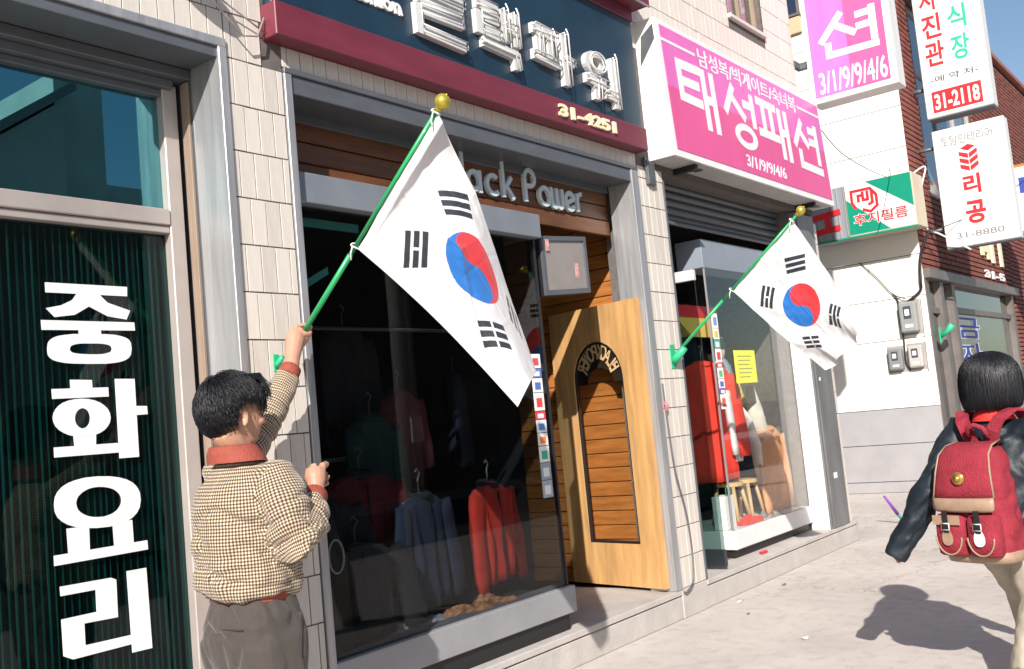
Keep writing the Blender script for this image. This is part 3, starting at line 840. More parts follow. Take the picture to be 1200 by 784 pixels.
T_([[(.475, 4.90), (.255, 4.655)], [(.40, 4.80), (.59, 4.665)], [(.60, 4.83), (.74, 4.83)], [(.60, 4.72), (.74, 4.72)], [(.755, 4.885), (.755, 4.555)], [(.325, 4.645), (.325, 4.525), (.79, 4.515)]], .062)
T_([[(.26, 4.90), (.60, 4.90)], [(.36, 4.90), (.36, 4.62)], [(.50, 4.90), (.50, 4.62)], [(.24, 4.61), (.60, 4.61)], [(.66, 4.93), (.66, 4.50)], [(.77, 4.93), (.77, 4.5)], [(.66, 4.71), (.77, 4.71)]], .062, .62)
T_([[(.45, 4.92), (.26, 4.67)], [(.38, 4.83), (.56, 4.67)], [(.58, 4.80), (.74, 4.80)], [(.755, 4.92), (.755, 4.63)]], .062, 1.24, ([(.54 + .19 * math.cos(R(a)), 5.76 + .10 * math.sin(R(a))) for a in range(0, 360, 12)], [(.54 + .115 * math.cos(R(a)), 5.76 + .045 * math.sin(R(a))) for a in range(0, 360, 12)]))
T_([[(.60, 4.90), (.27, 4.90), (.27, 4.64), (.60, 4.64)], [(.27, 4.77), (.57, 4.77)], [(.66, 4.93), (.66, 4.50)], [(.78, 4.93), (.78, 4.5)], [(.66, 4.71), (.78, 4.71)]], .062, 1.86)
text_into(VL, '3/1/9/9/4/6', sd, .20, .83, 4.175, 4.385, .0042, .0062, bold=.012)
tag(VL.build('phone_number', M['whitevinyl'], V_), kind='stuff')
for z in (4.5, 6.5):      # arms reaching back to the corner of the wall
    br = MB(); br.box(xs + .06, xs + .12, -.10, -.012, z, z + .06); br.box(9.13, xs + .12, -.012, .03, z, z + .06)
    br.build('bracket', M['alu_dull'], V_)

# ------------------------------------------------------------------ garments on show
def cloth_mat(name, col, var=.15, scale=8, rough=.85, stripes=None):
    return mat(name, col, rough, var=var, scale=scale, bump=.04, bscale=30)
def garment(name, pos, colmat, label, group=None, w_=.46, h_=.66, yaw=0.0, sleeve=.58, spread=.16, trim=None, open_front=False, coat=False, cat='jacket'):
    """hanging top: waisted body shell, two drooping sleeves, collar, hanger"""
    g = empty(name, pos, label, cat, group)
    Rz = Matrix.Rotation(yaw, 3, 'Z')
    px, py, pz = pos
    T = lambda p: Vector((px, py, pz)) + Rz @ Vector(p)
    mb = MB(); rings = []; ph = random.uniform(0, 6)
    prof = [(0.0, .49, .050), (.10, .475, .056), (.2, .46, .058), (.3, .45, .058), (.42, .445, .060), (.55, .46, .062), (.68, .48, .062), (.78, .50, .060), (.86, .50, .055), (.92, .46, .048), (.965, .36, .042), (1.0, .16, .035)]
    for t, a, b in prof:
        rg = []
        for k in range(48):
            an = 2 * math.pi * k / 48
            lo = (1 - t) ** .7
            fold = .018 * lo * math.sin(9 * an + ph + 1.5 * t) + .010 * lo * math.sin(17 * an + 2 * ph) + .006 * math.sin(5 * an + 9 * t + ph)
            sg_ = math.copysign(abs(math.sin(an)) ** .6, math.sin(an))
            rg.append(T((a * w_ * math.cos(an) + .25 * fold, b * sg_ + fold * (1 if math.sin(an) < 0 else -1), t * h_ + .012 * math.sin(4 * an + ph) * lo - .015 * abs(math.cos(an)) * (t > .88))))
        rings.append(rg)
    mb.loft(rings, True)
    for s_ in (-1, 1):
        pts, rd = [], []
        for i in range(8):
            t = i / 7
            pts.append(T((s_ * (w_ * .46 + spread * math.sin(t * 1.7)), -.02 - .03 * t, h_ * .87 - sleeve * t + .02 * math.sin(5 * t))))
            rd.append(.078 - .018 * t + .007 * math.sin(11 * t + s_ + ph))
        mb.tube(pts, rd, 14, flat=.45, up=Rz @ Vector((0, 1, 0)))
    mb.build('body', colmat, g)
    cm = MB(); cm.tube([T((.075 * math.cos(R(a)), .050 * math.sin(R(a)), h_ * .975 + .012 * math.sin(R(a)))) for a in range(0, 361, 30)], .015, 8, flat=1.3)
    cm.build('collar', trim or colmat, g)
    hk = MB(); hk.tube([T((0, 0, h_ * .98)), T((0, 0, h_ + .07)), T((.025, 0, h_ + .10)), T((.0, 0, h_ + .125)), T((-.02, 0, h_ + .11))], .005, 6)
    hk.tube([T((-w_ * .4, 0, h_ * .92)), T((0, 0, h_ * .99)), T((w_ * .4, 0, h_ * .92))], .008, 6)
    hk.build('hanger', M['alu_dull'], g)
    if trim is not None:
        zp = MB(); zp.tube([T((0, -.068, .02)), T((0, -.070, h_ * .45)), T((0, -.062, h_ * .9))], .006, 6); zp.build('zip', trim, g)
    return g
redm = cloth_mat('bright_red_cloth', (.62, .035, .02)); redd = cloth_mat('deep_red_cloth', (.13, .009, .012)); charc = cloth_mat('charcoal_cloth', (.012, .013, .016))
navyc = cloth_mat('navy_cloth', (.02, .03, .06)); tealc = cloth_mat('teal_knit', (.016, .05, .048)); denim = cloth_mat('denim', (.014, .026, .055)); brownc = cloth_mat('brown_cloth', (.10, .05, .03)); plaid = cloth_mat('red_plaid', (.10, .012, .014), var=.6, scale=18)
garment('hanging_jacket', (4.50, .42, .50), redm, 'bright red sunlit jacket hanging low at the right of the dark show window', 'garments in the dark show window', .44, .56, .25, .50, .07, charc)
garment('hanging_jacket', (3.62, .55, .55), redd, 'deep red jacket hanging in the middle of the dark show window', 'garments in the dark show window', .44, .66, -.1, .60, .10, charc)
garment('hanging_jacket', (4.02, .85, .85), tealc, 'teal knit top hanging behind the deep red jacket in the show window', 'garments in the dark show window', .34, .66, .1, .5, .05)
sweater = garment('hanging_jacket', (3.22, .45, .50), charc, 'charcoal sweater at the left edge of the dark show window', 'garments in the dark show window', .46, .62, .0, .5, .10)
garment('hanging_jacket', (4.42, 1.0, 1.05), plaid, 'red plaid shirt hanging above the bright red jacket', 'garments in the dark show window', .34, .60, .2, .4, .05)
garment('hanging_jacket', (3.45, 1.05, 1.25), charc, 'charcoal coat high up at the back of the show window', 'garments in the dark show window', .40, .72, .1, .6, .08)
garment('hanging_jacket', (5.35, 1.35, 1.15), denim, 'blue denim jacket hanging in the dark doorway', 'garments in the dark show window', .44, .62, .6, .55, .06)
rl = empty('clothes_rail', (3.7, .95, .40), 'chrome clothes rail crossing the dark show window', 'clothes rail')
mb = MB(); mb.tube([(2.95, 1.0, 1.27), (4.25, 1.0, 1.27)], .013, 8); mb.build('bar', M['chrome'], rl)
for x in (2.98, 4.22):
    mb = MB(); mb.tube([(x, 1.0, .40), (x, 1.0, 1.27)], .012, 8); mb.build('upright', M['chrome'], rl)
mb = MB(); mb.tube([(2.95, .7, 1.98), (4.6, .7, 1.98)], .011, 8); tag(mb.build('rail_bar', M['alu_dull'], rl))
# scarf crumpled on the display floor
def crumple(name, pos, sx, sy, sz, m, label, cat, seed=0, n=42, group=None):
    mb = MB(); vs, fs = [], []
    for j in range(n):
        for i in range(n):
            u, v = i / (n - 1) * 2 - 1, j / (n - 1) * 2 - 1
            r_ = max(abs(u), abs(v))
            e = max(0, 1 - r_ ** 3)
            k = noise.noise(Vector((u * 1.8 + seed, v * 1.5, seed * .3)))
            k2 = abs(noise.noise(Vector((u * 3.2 + seed, v * 1.6 + u, 3.1)))) * .8
            z = sz * e * (.45 + .55 * k + .5 * k2)
            a = 1 + .22 * noise.noise(Vector((u * 2, v * 2, seed + 9)))
            vs.append((pos[0] + u * sx * a, pos[1] + v * sy * a, pos[2] + max(.002, z)))
    for j in range(n - 1):
        for i in range(n - 1):
            fs.append((j * n + i, j * n + i + 1, (j + 1) * n + i + 1, (j + 1) * n + i))
    o = mb.add(vs, fs, True).build(name, m)
    return tag(o, label, cat, group)
crumple('scarf', (4.14, .235, .402), .24, .10, .11, mat('paisley_scarf', (.42, .20, .10), .8, var=.85, scale=30, bump=.3), 'brown patterned scarf crumpled on the show window floor', 'scarf', 3)
crumple('white_cloth', (3.72, .30, .402), .26, .10, .05, mat('grey_white_cloth', (.42, .42, .44), .8, var=.2, scale=9), 'flattened grey-white cloth left of the patterned scarf', 'cloth', 5)
kn = empty('necklace_stand', (3.08, .2, .42), 'black necklace bust with a silver chain at the left of the show window', 'jewellery stand')
mb = MB(); mb.loft([[(3.08 + a * math.cos(R(t)), .22 + b * math.sin(R(t)), z) for t in range(0, 360, 24)] for a, b, z in ((.10, .05, .40), (.11, .05, .62), (.10, .05, .86), (.05, .04, .98), (.035, .035, 1.06))]); mb.build('bust', M['black'], kn)
mb = MB(); mb.tube([(3.08 + .045 * math.sin(R(t)), .165, .86 + .075 * math.cos(R(t))) for t in range(0, 361, 20)], .005, 6); mb.build('chain', M['chrome'], kn)
tb = MB(); text_into(tb, 'V S', front(.335), 3.03, 3.30, .74, .82, 0, .003, bold=.03); text_into(tb, 'MU', front(.335), 3.08, 3.26, .57, .62, 0, .003, bold=.02)
tb.build('print', M['whitevinyl'], sweater)

# ------------------------------------------------------------------ clothes shop two: window
W2 = empty('corner_show_window', (8.1, .4, .19), 'bright show window of the second clothes shop with white plinth', 'window')
wp = mat('white_plinth', (.72, .69, .68), .4, var=.05, scale=4)
box('plinth', wp, W2, 7.08, 8.65, .15, 1.1, .258, .40, .006)
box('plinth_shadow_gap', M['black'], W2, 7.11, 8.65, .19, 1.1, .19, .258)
box('pane', M['pane_clear'], W2, 7.10, 8.65, .178, .184, .40, 2.45)
box('side_pane', M['pane_clear'], W2, 7.102, 7.108, .185, 1.1, .40, 2.45)
fr2 = MB().box(8.651, 8.6595, .012, .176, .19, 2.76, 0, .002)
fr2.build('white_post', M['white'], W2)
box('header', mat('blue_grey_header', (.22, .25, .30), .5, var=.1, scale=3), W2, 7.08, 8.65, .17, .40, 2.45, 2.68, .004)
box('red_band', M['red'], W2, 7.12, 7.80, .45, .46, 2.10, 2.20)
box('yellow_band', mat('yellow_band_paint', (.72, .50, .10), .5), W2, 7.12, 7.80, .449, .461, 1.94, 2.099)
box('corner_bead', M['alu'], W2, 7.092, 7.1035, .172, .1845, .40, 2.45)
cols2 = [((.8, .8, .8), (.2, .3, .6)), ((.75, .78, .72), (.7, .5, .1)), ((.05, .4, .3), (.8, .8, .8)), ((.8, .78, .77), (.7, .06, .06)), ((.65, .05, .06), (.8, .8, .8)), ((.8, .8, .8), (.1, .5, .2)), ((.8, .8, .82), (.1, .15, .5)), ((.08, .14, .45), (.8, .8, .8)), ((.8, .78, .78), (.7, .1, .06))]
z = 2.09
for i, (a, b) in enumerate(cols2):
    hh = (.12, .09, .07, .11, .04, .09, .075, .045, .12)[i]
    sk = MB().box(7.135, 7.235, .1755, .1777, z - hh + .005, z); sk.box(7.155, 7.215, .1748, .1755, z - hh * .8, z - hh * .25, 1)
    sk.build('sticker', [mat('card_sticker', a, .4), mat('card_print', b, .4)], W2)
    z -= hh
yp = MB().box(7.46, 7.86, .1758, .1777, 1.528, 1.797)
for k in range(6): yp.box(7.52 + .01 * (k % 2), 7.79 - .03 * (k % 3), .1752, .1758, 1.745 - k * .034, 1.751 - k * .034, 1)
yp.build('yellow_notice', [mat('yellow_paper', (.72, .74, .10), .6), M['inkgrey']], W2)
# glass door standing open, seen almost edge-on
gd = empty('glass_door', (6.62, .3, .2), 'frameless glass door with dark metal rails beside the second pillar', 'door')
box('pane', glass('door_pane_dark', (.55, .64, .63), .05), gd, 6.62, 6.632, .03, .80, .33, 2.30)
box('bottom_rail', mat('dark_rail', (.06, .07, .08), .3, metal=.7, var=.3, scale=5), gd, 6.605, 6.645, .025, .805, .215, .335, .003)
box('patch_fitting', M['chrome'], gd, 6.605, 6.645, .025, .18, 2.30, 2.38, .004)
box('shop_wall', mat('shop_two_wall', (.20, .195, .19), .8, var=.1, scale=3), W2, 6.3, 9.09, 2.4, 2.45, .19, 2.98)
box('display_back', mat('display_back', (.24, .25, .27), .8, var=.3, scale=3), W2, 7.12, 9.0, 1.3, 1.33, .40, 2.4)

garment('display_coat', (7.40, .44, .76), redm, 'long bright red coat in the corner show window', 'garments in the corner show window', .56, .98, -.35, .66, .07, None, cat='coat')
orangem = cloth_mat('apricot_cloth', (.66, .31, .15))
garment('display_coat', (8.30, .34, .41), orangem, 'apricot overcoat at the right of the corner show window', 'garments in the corner show window', .60, .74, .1, .62, .05, None, cat='coat')
garment('display_jacket', (7.92, .66, .98), cloth_mat('grey_green_cloth', (.22, .27, .27)), 'grey-green jacket behind the apricot overcoat', 'garments in the corner show window', .42, .62, 0, .5, .1, None)
garment('display_jacket', (7.70, .40, .90), cloth_mat('white_blouse', (.70, .68, .66)), 'white blouse hanging right of the red coat', 'garments in the corner show window', .26, .66, .3, .5, .03, charc)
garment('display_jacket', (7.76, .52, .55), charc, 'black skirt suit below the white blouse', 'garments in the corner show window', .34, .50, .3, .4, .03)
garment('display_jacket', (6.95, 1.3, 1.0), cloth_mat('olive_cloth', (.25, .18, .03)), 'mustard jacket hanging far inside the second shop', 'garments in the corner show window', .40, .70, .3, .5, .05)
stm = mat('pale_wood', (.58, .38, .18), .5, var=.15, scale=4, stretch=(5, 5, .6))
def stool(x, y, label):
    s = empty('wooden_stool', (x, y, .40), label, 'stool', 'stools in the corner show window')
    mb = MB(); mb.loft([[(x + .12 * math.cos(R(t)), y + .12 * math.sin(R(t)), z) for t in range(0, 360, 20)] for z in (.70, .73)], smooth=False); mb.build('seat', stm, s)
    for sx_ in (-1, 1):
        for sy_ in (-1, 1):
            mb = MB(); mb.tube([(x + .07 * sx_, y + .07 * sy_, .71), (x + .12 * sx_, y + .11 * sy_, .401)], .016, 8); mb.build('leg', stm, s)
stool(7.60, .42, 'pale wooden stool standing nearest the red coat')
stool(7.88, .42, 'pale wooden stool right of the other one')
crumple('red_shoes', (7.56, .27, .401), .16, .07, .08, redm, 'red scarf heap on the white plinth below the stools', 'scarf', 8)
crumple('speckled_cloth', (8.02, .28, .401), .14, .08, .06, mat('speckled_cloth', (.25, .22, .20), .8, var=.8, scale=60), 'speckled dark cloth on the plinth under the apricot coat', 'cloth', 12)
pb = empty('paper_bag', (7.21, .28, .40), 'white paper bag with green side at the left end of the plinth', 'bag')
MB().box(7.13, 7.30, .24, .35, .401, .66, 0, .004).build('bag_body', M['whitevinyl'], pb)
mb = MB(); mb.tube([(7.17, .24, .66), (7.17, .24, .72), (7.25, .24, .72), (7.25, .24, .66)], .004, 6); mb.build('bag_handle', M['green'], pb)
gb = empty('green_bin', (6.90, .65, .19), 'dark green bin just inside the glass door', 'bin')
mb = MB(); mb.loft([[(6.86 + r_ * math.cos(R(t)), .65 + r_ * math.sin(R(t)), z) for t in range(0, 360, 20)] for r_, z in ((.17, .19), (.20, .8), (.21, .8), (.21, .83), (.19, .83), (.18, .4))]); mb.build('bin_body', M['green'], gb)
rb = empty('red_wrapper', (7.35, .06, .19), 'small red wrapper lying on the step before the white plinth', 'litter')
MB().box(7.30, 7.40, .05, .085, .191, .212, 0, .006).build('wrapper', M['red'], rb)

def mannequin(x, y, z, yaw, colm, label, skirt=None):
    g = empty('mannequin', (x, y, z), label, 'mannequin', 'mannequins in the corner show window')
    Rz = Matrix.Rotation(yaw, 3, 'Z'); T = lambda p: Vector((x, y, z)) + Rz @ Vector(p)
    mk = mat('mannequin_skin', (.52, .42, .35), .45)
    b = MB(); b.ball(T((0, 0, .86)), (.07, .085, .105), 16, 12); b.tube([T((0, 0, .78)), T((0, 0, .66))], [.04, .05], 12); b.build('head', mk, g)
    c = MB(); c.loft([[T((a * math.cos(R(t)), bb * math.sin(R(t)), zz)) for t in range(0, 360, 20)] for zz, a, bb in ((0, .20, .12), (.2, .16, .11), (.4, .18, .12), (.55, .20, .12), (.64, .16, .09), (.69, .06, .06))])
    for sg in (-1, 1): c.tube([T((sg * .18, 0, .60)), T((sg * .24, -.03, .38)), T((sg * .16, -.14, .22))], [.06, .05, .04], 10)
    c.build('top', colm, g)
    h = MB(); h.ball(T((0, .01, .90)), (.085, .10, .10), 16, 10); h.build('wig', M['black'], g)
mannequin(7.30, .75, 1.05, .3, cloth_mat('slate_top', (.10, .12, .16)), 'dark-haired mannequin in slate top at the left of the corner window')
mannequin(8.05, .62, .98, -.2, cloth_mat('mustard_floral', (.50, .40, .14), var=.7, scale=25), 'mannequin in a mottled mustard blouse at the middle of the corner window')
mannequin(8.42, .80, 1.12, .1, cloth_mat('dusty_blue', (.30, .38, .46)), 'mannequin in a dusty blue top behind the apricot overcoat')
garment('display_jacket', (7.72, 1.05, 1.30), cloth_mat('pale_grey_cloth', (.50, .51, .53)), 'pale grey jacket hanging high at the back of the corner window', 'garments in the corner show window', .42, .62, 0, .5, .1, None)
garment('display_jacket', (8.25, 1.08, 1.45), cloth_mat('dull_blue_cloth', (.16, .22, .32)), 'dull blue jacket hanging high at the back right of the corner window', 'garments in the corner show window', .42, .62, 0, .5, .1, None)

sc_ = empty('draped_shawl', (7.95, .34, .40), 'white shawl draped across the black suit in the corner window', 'shawl')
mb = MB(); mb.tube([(7.70, .36, 1.42), (7.80, .30, 1.25), (7.92, .29, 1.02), (7.98, .31, .80), (8.02, .32, .62)], [.05, .075, .07, .055, .03], 14, flat=.4); mb.build('cloth_fold', cloth_mat('white_shawl', (.68, .66, .64)), sc_)
mb = MB(); mb.tube([(8.18, .40, 1.50), (8.10, .34, 1.30), (8.16, .33, 1.12), (8.28, .34, .98)], [.04, .07, .065, .03], 14, flat=.4); mb.build('cloth_fold', cloth_mat('cream_shawl', (.60, .56, .48)), sc_)

garment('hanging_jacket', (3.98, .48, .46), navyc, 'navy parka low in the show window left of the bright red jacket', 'garments in the dark show window', .42, .60, .2, .5, .08, charc)
garment('hanging_jacket', (3.36, .34, .42), charc, 'charcoal shirt low at the left of the show window', 'garments in the dark show window', .40, .46, -.2, .36, .10, charc)
garment('hanging_jacket', (4.10, 1.1, 1.40), charc, 'charcoal jacket high at the right of the show window back row', 'garments in the dark show window', .40, .66, .2, .5, .06)
garment('hanging_jacket', (3.80, 1.15, 1.35), navyc, 'navy jacket in the back row between the charcoal coats', 'garments in the dark show window', .38, .66, -.1, .5, .06)

# ------------------------------------------------------------------ brick building with the white side wall
Q = empty('brick_building', (16, 3, 0), 'red brick building with a white panelled side wall beyond the alley', 'building')
M['wpanel'] = mat('white_wall_panel', (0.80, 0.775, 0.72), 0.6, var=.03, scale=2, bump=.05, bscale=30)
M['gpanel'] = mat('grey_dado_panel', (0.31, 0.30, 0.31), 0.6, var=.10, scale=2.5, bump=.1, bscale=40)
M['brick'] = mat('red_brick', (0.20, 0.062, 0.046), 0.8, var=.28, scale=7, bump=.3, bscale=80)
M['mortar'] = mat('dark_mortar', (0.07, 0.045, 0.04), 0.9, var=.2, scale=12)
M['bronze'] = mat('bronze_frame', (0.20, 0.175, 0.165), 0.45, metal=.5, var=.2, scale=4)
co = MB()
co.box(13.465, 13.7, .24, 9, 0, 7.1)
co.box(13.465, 24, .235, .45, 2.80, 3.95); co.box(13.465, 14.35, .235, .45, 3.95, 7.1); co.box(14.35, 24, .235, .45, 6.75, 7.1); co.box(19.0, 24, .235, .45, 0, 2.80); co.box(17.6, 24, .235, .45, 3.95, 6.75)
co.box(13.7, 24, 8.8, 9, 0, 7.1); co.box(23.8, 24, .45, 8.8, 0, 7.1); co.box(13.465, 24, .24, 9, 7.1, 7.2)
co.build('wall_core', M['mortar'], Q)
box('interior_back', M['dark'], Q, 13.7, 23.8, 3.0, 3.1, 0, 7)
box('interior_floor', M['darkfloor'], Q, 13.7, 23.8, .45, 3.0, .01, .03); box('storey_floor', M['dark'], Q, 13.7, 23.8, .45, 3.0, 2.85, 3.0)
zs = [0, .145, .63, 1.095, 1.99, 2.53, 3.07, 3.60, 4.50, 5.05, 5.6, 6.15, 7.1]
for a, b in zip(zs[:-1], zs[1:]):
    box('wall_panel', M['gpanel'] if b < 1.2 else M['wpanel'], Q, 13.45 if b > 1.2 else 13.444, 13.464, .215, 8.99, a + .004, b - .004, .003)
# bricks of the street face
bk = MB()
def bricks(x0, x1, z0, z1):
    z, r_ = z0, 0
    while z < z1 - .02:
        x = x0 - (.105 if r_ % 2 else 0)
        while x < x1:
            a, b = max(x0, x), min(x1, x + .20)
            if b - a > .02: bk.box(a, b, .205 + random.uniform(-.003, .003), .24, z, min(z + .055, z1))
            x += .21
        z += .075; r_ += 1
bricks(13.452, 19.0, 2.87, 3.95); bricks(13.452, 14.35, 3.95, 7.08); bricks(19.0, 24, 0, 3.95); bricks(17.6, 24, 3.95, 7.08); bricks(14.35, 17.6, 6.75, 7.08)
tag(bk.build('brickwork', M['brick'], Q), kind='stuff')
cp = MB().box(13.40, 24.05, .15, .5, 7.2, 7.30, 0, .01); cp.build('coping', mat('coping_red', (.33, .12, .09), .7, var=.2, scale=4), Q)
# shop front frame
sf = MB()
sf.box(13.455, 19.0, .13, .44, 2.74, 2.868, 0, .006)
for x in (13.455, 14.15, 14.75, 18.65): sf.box(x, x + .16, .20, .42, 0, 2.739, 0, .004)
sf.box(14.91, 18.65, .24, .36, 2.34, 2.42, 0, .004); sf.box(13.615, 14.15, .24, .36, 2.30, 2.38, 0, .004)
sf.box(14.91, 18.65, .24, .36, .02, .2, 0, .004)
sfo = sf.build('shop_front_frame', M['bronze'], Q)
box('door_pane', glass('frosted_door_pane', (.45, .55, .55), .10, rough=.1), Q, 14.91, 18.65, .29, .296, .2, 2.34)
box('frosted_film', mat('pale_frosted_film', (.25, .31, .31), .5, var=.1, scale=3), Q, 14.91, 18.65, .31, .314, .2, 2.34)
box('transom_pane', M['pane_far'], Q, 14.91, 18.65, .29, .296, 2.42, 2.739); box('side_pane', M['pane_far'], Q, 13.615, 14.15, .29, .296, 0.02, 2.739); box('side_pane', M['pane_far'], Q, 14.31, 14.75, .29, .296, 0.02, 2.739)
uw = MB()
for x in (14.352, 15.4, 16.5, 17.52): uw.box(x, x + .08, .26, .34, 3.95, 6.75)
uw.box(14.432, 17.52, .262, .338, 3.95, 4.03); uw.box(14.432, 17.52, .262, .338, 5.75, 5.83); uw.box(14.432, 17.52, .262, .338, 6.67, 6.75)
uwo = uw.build('window_frame', M['alu_light'], Q)
box('window_pane', mat('blue_upper_glass', (.10, .17, .22), .08, spec=.9), Q, 14.432, 17.52, .29, .296, 4.03, 6.67)
gl_ = MB()
text_into(gl_, '금', front(.2895), 15.10, 16.50, 1.98, 2.30, 0, .003, bold=.05, mi=1); text_into(gl_, '금', front(.2865), 15.14, 16.46, 1.99, 2.29, 0, .003, bold=.012, mi=0)
text_into(gl_, '자', front(.2895), 15.10, 16.50, 1.58, 1.92, 0, .003, bold=.05, mi=1); text_into(gl_, '자', front(.2865), 15.14, 16.46, 1.59, 1.91, 0, .003, bold=.012, mi=0)
gl_.build('door_lettering', [mat('blue_vinyl', (.02, .05, .35), .5), M['whitevinyl']], Q)
for sl_ in ([[(16.9, 3.62), (16.9, 3.30)], [(17.3, 3.62), (17.3, 3.26)], [(16.9, 3.45), (17.3, 3.45)]], [[(17.6, 3.64), (17.6, 3.22)]], [[(18.2, 3.60), (18.2, 3.20)]]):
    fx_ = MB(); strokes(fx_, sl_, .17, front(.2), 0, .03); fx_.build('raised_letter', M['cream'], Q)
fx_ = MB(); text_into(fx_, '31-5', front(.2), 16.9, 18.3, 2.95, 3.08, 0, .02, bold=.04); fx_.build('small_raised_letters', M['whitevinyl'], Q)
# small dark window high on the white wall
ww = MB().box(13.38, 13.449, 1.36, 2.6, 6.66, 6.70, 0, .004); ww.box(13.43, 13.449, 1.38, 2.58, 6.701, 7.05)
wo_ = ww.build('side_window', M['bronze'], Q)
box('side_window_glass', mat('dark_blue_pane', (.02, .03, .06), .1), wo_, 13.425, 13.43, 1.42, 2.54, 6.72, 7.03)
box('tan_board', mat('tan_board', (.50, .39, .24), .7), wo_, 13.40, 13.449, 1.38, 2.5, 6.42, 6.655, .003)

# ------------------------------------------------------------------ projecting signs
U = empty('film_shop_sign', (13.2, .7, 3.36), 'green and white film shop sign box on the white side wall', 'sign')
X_ = 12.97
box('sign_case', mat('tan_sign_case', (.52, .46, .34), .55, var=.1, scale=3), U, X_, 13.44, .07, .93, 3.375, 4.06, .004)
box('metal_wing', mat('ribbed_wing', (.42, .44, .48), .4, metal=.5, var=.15, scale=4, stretch=(1, 8, .3)), U, X_ + .03, 13.44, .931, 1.62, 3.375, 4.06)
rb_ = MB()
for k in range(7): rb_.box(X_ + .018, X_ + .031, .95 + k * .095, .96 + k * .095, 3.39, 4.05)
rb_.build('wing_rib', M['alu'], U)
sd = side(X_)
fc = MB(); fc.prism([(-.92, 3.39), (-.085, 3.39), (-.085, 4.055), (-.92, 4.055)], sd, .0005, .002); fc.build('white_face', M['whitevinyl'], U)
fc = MB(); fc.prism([(-.655, 4.053), (-.085, 4.053), (-.085, 3.62)], sd, .0022, .004); fc.prism([(-.92, 3.86), (-.92, 3.392), (-.40, 3.392)], sd, .0022, .004); fc.build('green_wedge', M['green'], U)
box('green_edge', M['green'], U, X_ - .006, X_ + .03, .07, 1.6, 3.350, 3.3745, .003)
lg = MB()
strokes(lg, [[(-.80, 3.72), (-.845, 3.80), (-.845, 3.955), (-.60, 3.955), (-.53, 3.86), (-.53, 3.72), (-.62, 3.655), (-.72, 3.70)], [(-.76, 3.80), (-.76, 3.885), (-.70, 3.885)], [(-.70, 3.93), (-.70, 3.82), (-.64, 3.82), (-.64, 3.93)], [(-.585, 3.94), (-.585, 3.77), (-.64, 3.745)]], .036, sd, .0042, .006)
text_into(lg, '후지필름', sd, -.845, -.165, 3.50, 3.645, .0052, .0075, bold=.012)
lg.build('red_lettering', M['red'], U)
lw_ = MB(); text_into(lw_, '후지필름', sd, -.855, -.155, 3.492, 3.653, .0042, .0052, bold=.04); lw_.build('letter_outline', M['whitevinyl'], U)
wr = MB(); strokes(wr, [[(-1.42, 3.70), (-1.02, 3.74)], [(-1.2, 3.72), (-1.2, 3.56)], [(-1.42, 3.50), (-1.04, 3.53)]], .075, side(X_ + .018), .001, .004); wr.build('red_glyph', M['red'], U)

U = empty('photo_studio_sign', (14.1, -.3, 4.9), 'tall white sign with red and green lettering and a red phone panel', 'sign')
X_ = 14.0; sd = side(X_)
box('sign_case', M['white'], U, X_, X_ + .28, -.79, .04, 4.905, 7.6, .01)
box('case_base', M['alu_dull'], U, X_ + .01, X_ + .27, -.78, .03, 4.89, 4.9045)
t = MB()
for ch, a, b in (('사', 6.36, 6.68), ('진', 5.98, 6.31), ('관', 5.60, 5.935)): text_into(t, ch, sd, .045, .285, a, b, .0005, .003, bold=.022)
t.build('red_lettering', M['red'], U)
t = MB()
for ch, a, b in (('예', 6.40, 6.70), ('식', 6.02, 6.34), ('장', 5.60, 5.935)): text_into(t, ch, sd, .375, .605, a, b, .0005, .003, bold=.022)
t.build('green_lettering', M['teal'], U)
t = MB(); text_into(t, '-예 약 처-', sd, .07, .665, 5.37, 5.46, .0005, .003, bold=.006); t.build('script_lettering', M['ink'], U)
t = MB(); t.prism([(.055, 4.965), (.675, 4.965), (.675, 5.255), (.055, 5.255)], sd, .0005, .002); t.build('red_panel', M['red'], U)
t = MB(); text_into(t, '31-2118', sd, .085, .645, 5.0, 5.215, .0021, .004, bold=.03); tag(t.build('phone_number', M['whitevinyl'], U), kind='stuff')
for z in (5.35, 7.0):
    t = MB(); t.tube([(X_ + .14, .04, z), (X_ + .14, .26, z)], .03, 8); t.build('bracket', M['alu_dull'], U)

U = empty('interior_shop_sign', (14.0, -.4, 3.1), 'white sign with a red stacked emblem and red lettering', 'sign')
X_ = 13.9; sd = side(X_)
box('sign_case', M['white'], U, X_, X_ + .22, -.895, -.01, 3.115, 4.70, .008)
box('case_base', M['alu_dull'], U, X_ + .01, X_ + .21, -.885, -.02, 3.10, 3.1145)
t = MB(); text_into(t, '토탈인테리어', sd, .11, .74, 4.46, 4.60, .0005, .002, bold=0); tag(t.build('grey_lettering', M['inkgrey'], U), kind='stuff')
em = MB()
for k in range(3):
    v = 4.40 - k * .085
    em.prism([(.31, v - .04), (.42, v - .085), (.42, v - .15), (.31, v - .095)], sd, .0005, .002); em.prism([(.43, v - .085), (.535, v - .03), (.535, v - .085), (.43, v - .15)], sd, .0005, .002)
em.prism([(.33, 4.395), (.43, 4.44), (.52, 4.40), (.425, 4.35)], sd, .0005, .002)
em.build('red_emblem', M['red'], U)
t = MB(); text_into(t, '리', sd, .315, .525, 3.78, 4.04, .0005, .002, bold=.035); text_into(t, '공', sd, .30, .545, 3.39, 3.69, .0005, .002, bold=.035); t.build('red_lettering', M['red'], U)
t = MB(); text_into(t, '31-8880', sd, .15, .73, 3.22, 3.30, .0005, .002, bold=.006); tag(t.build('phone_number', M['inkgrey'], U), kind='stuff')
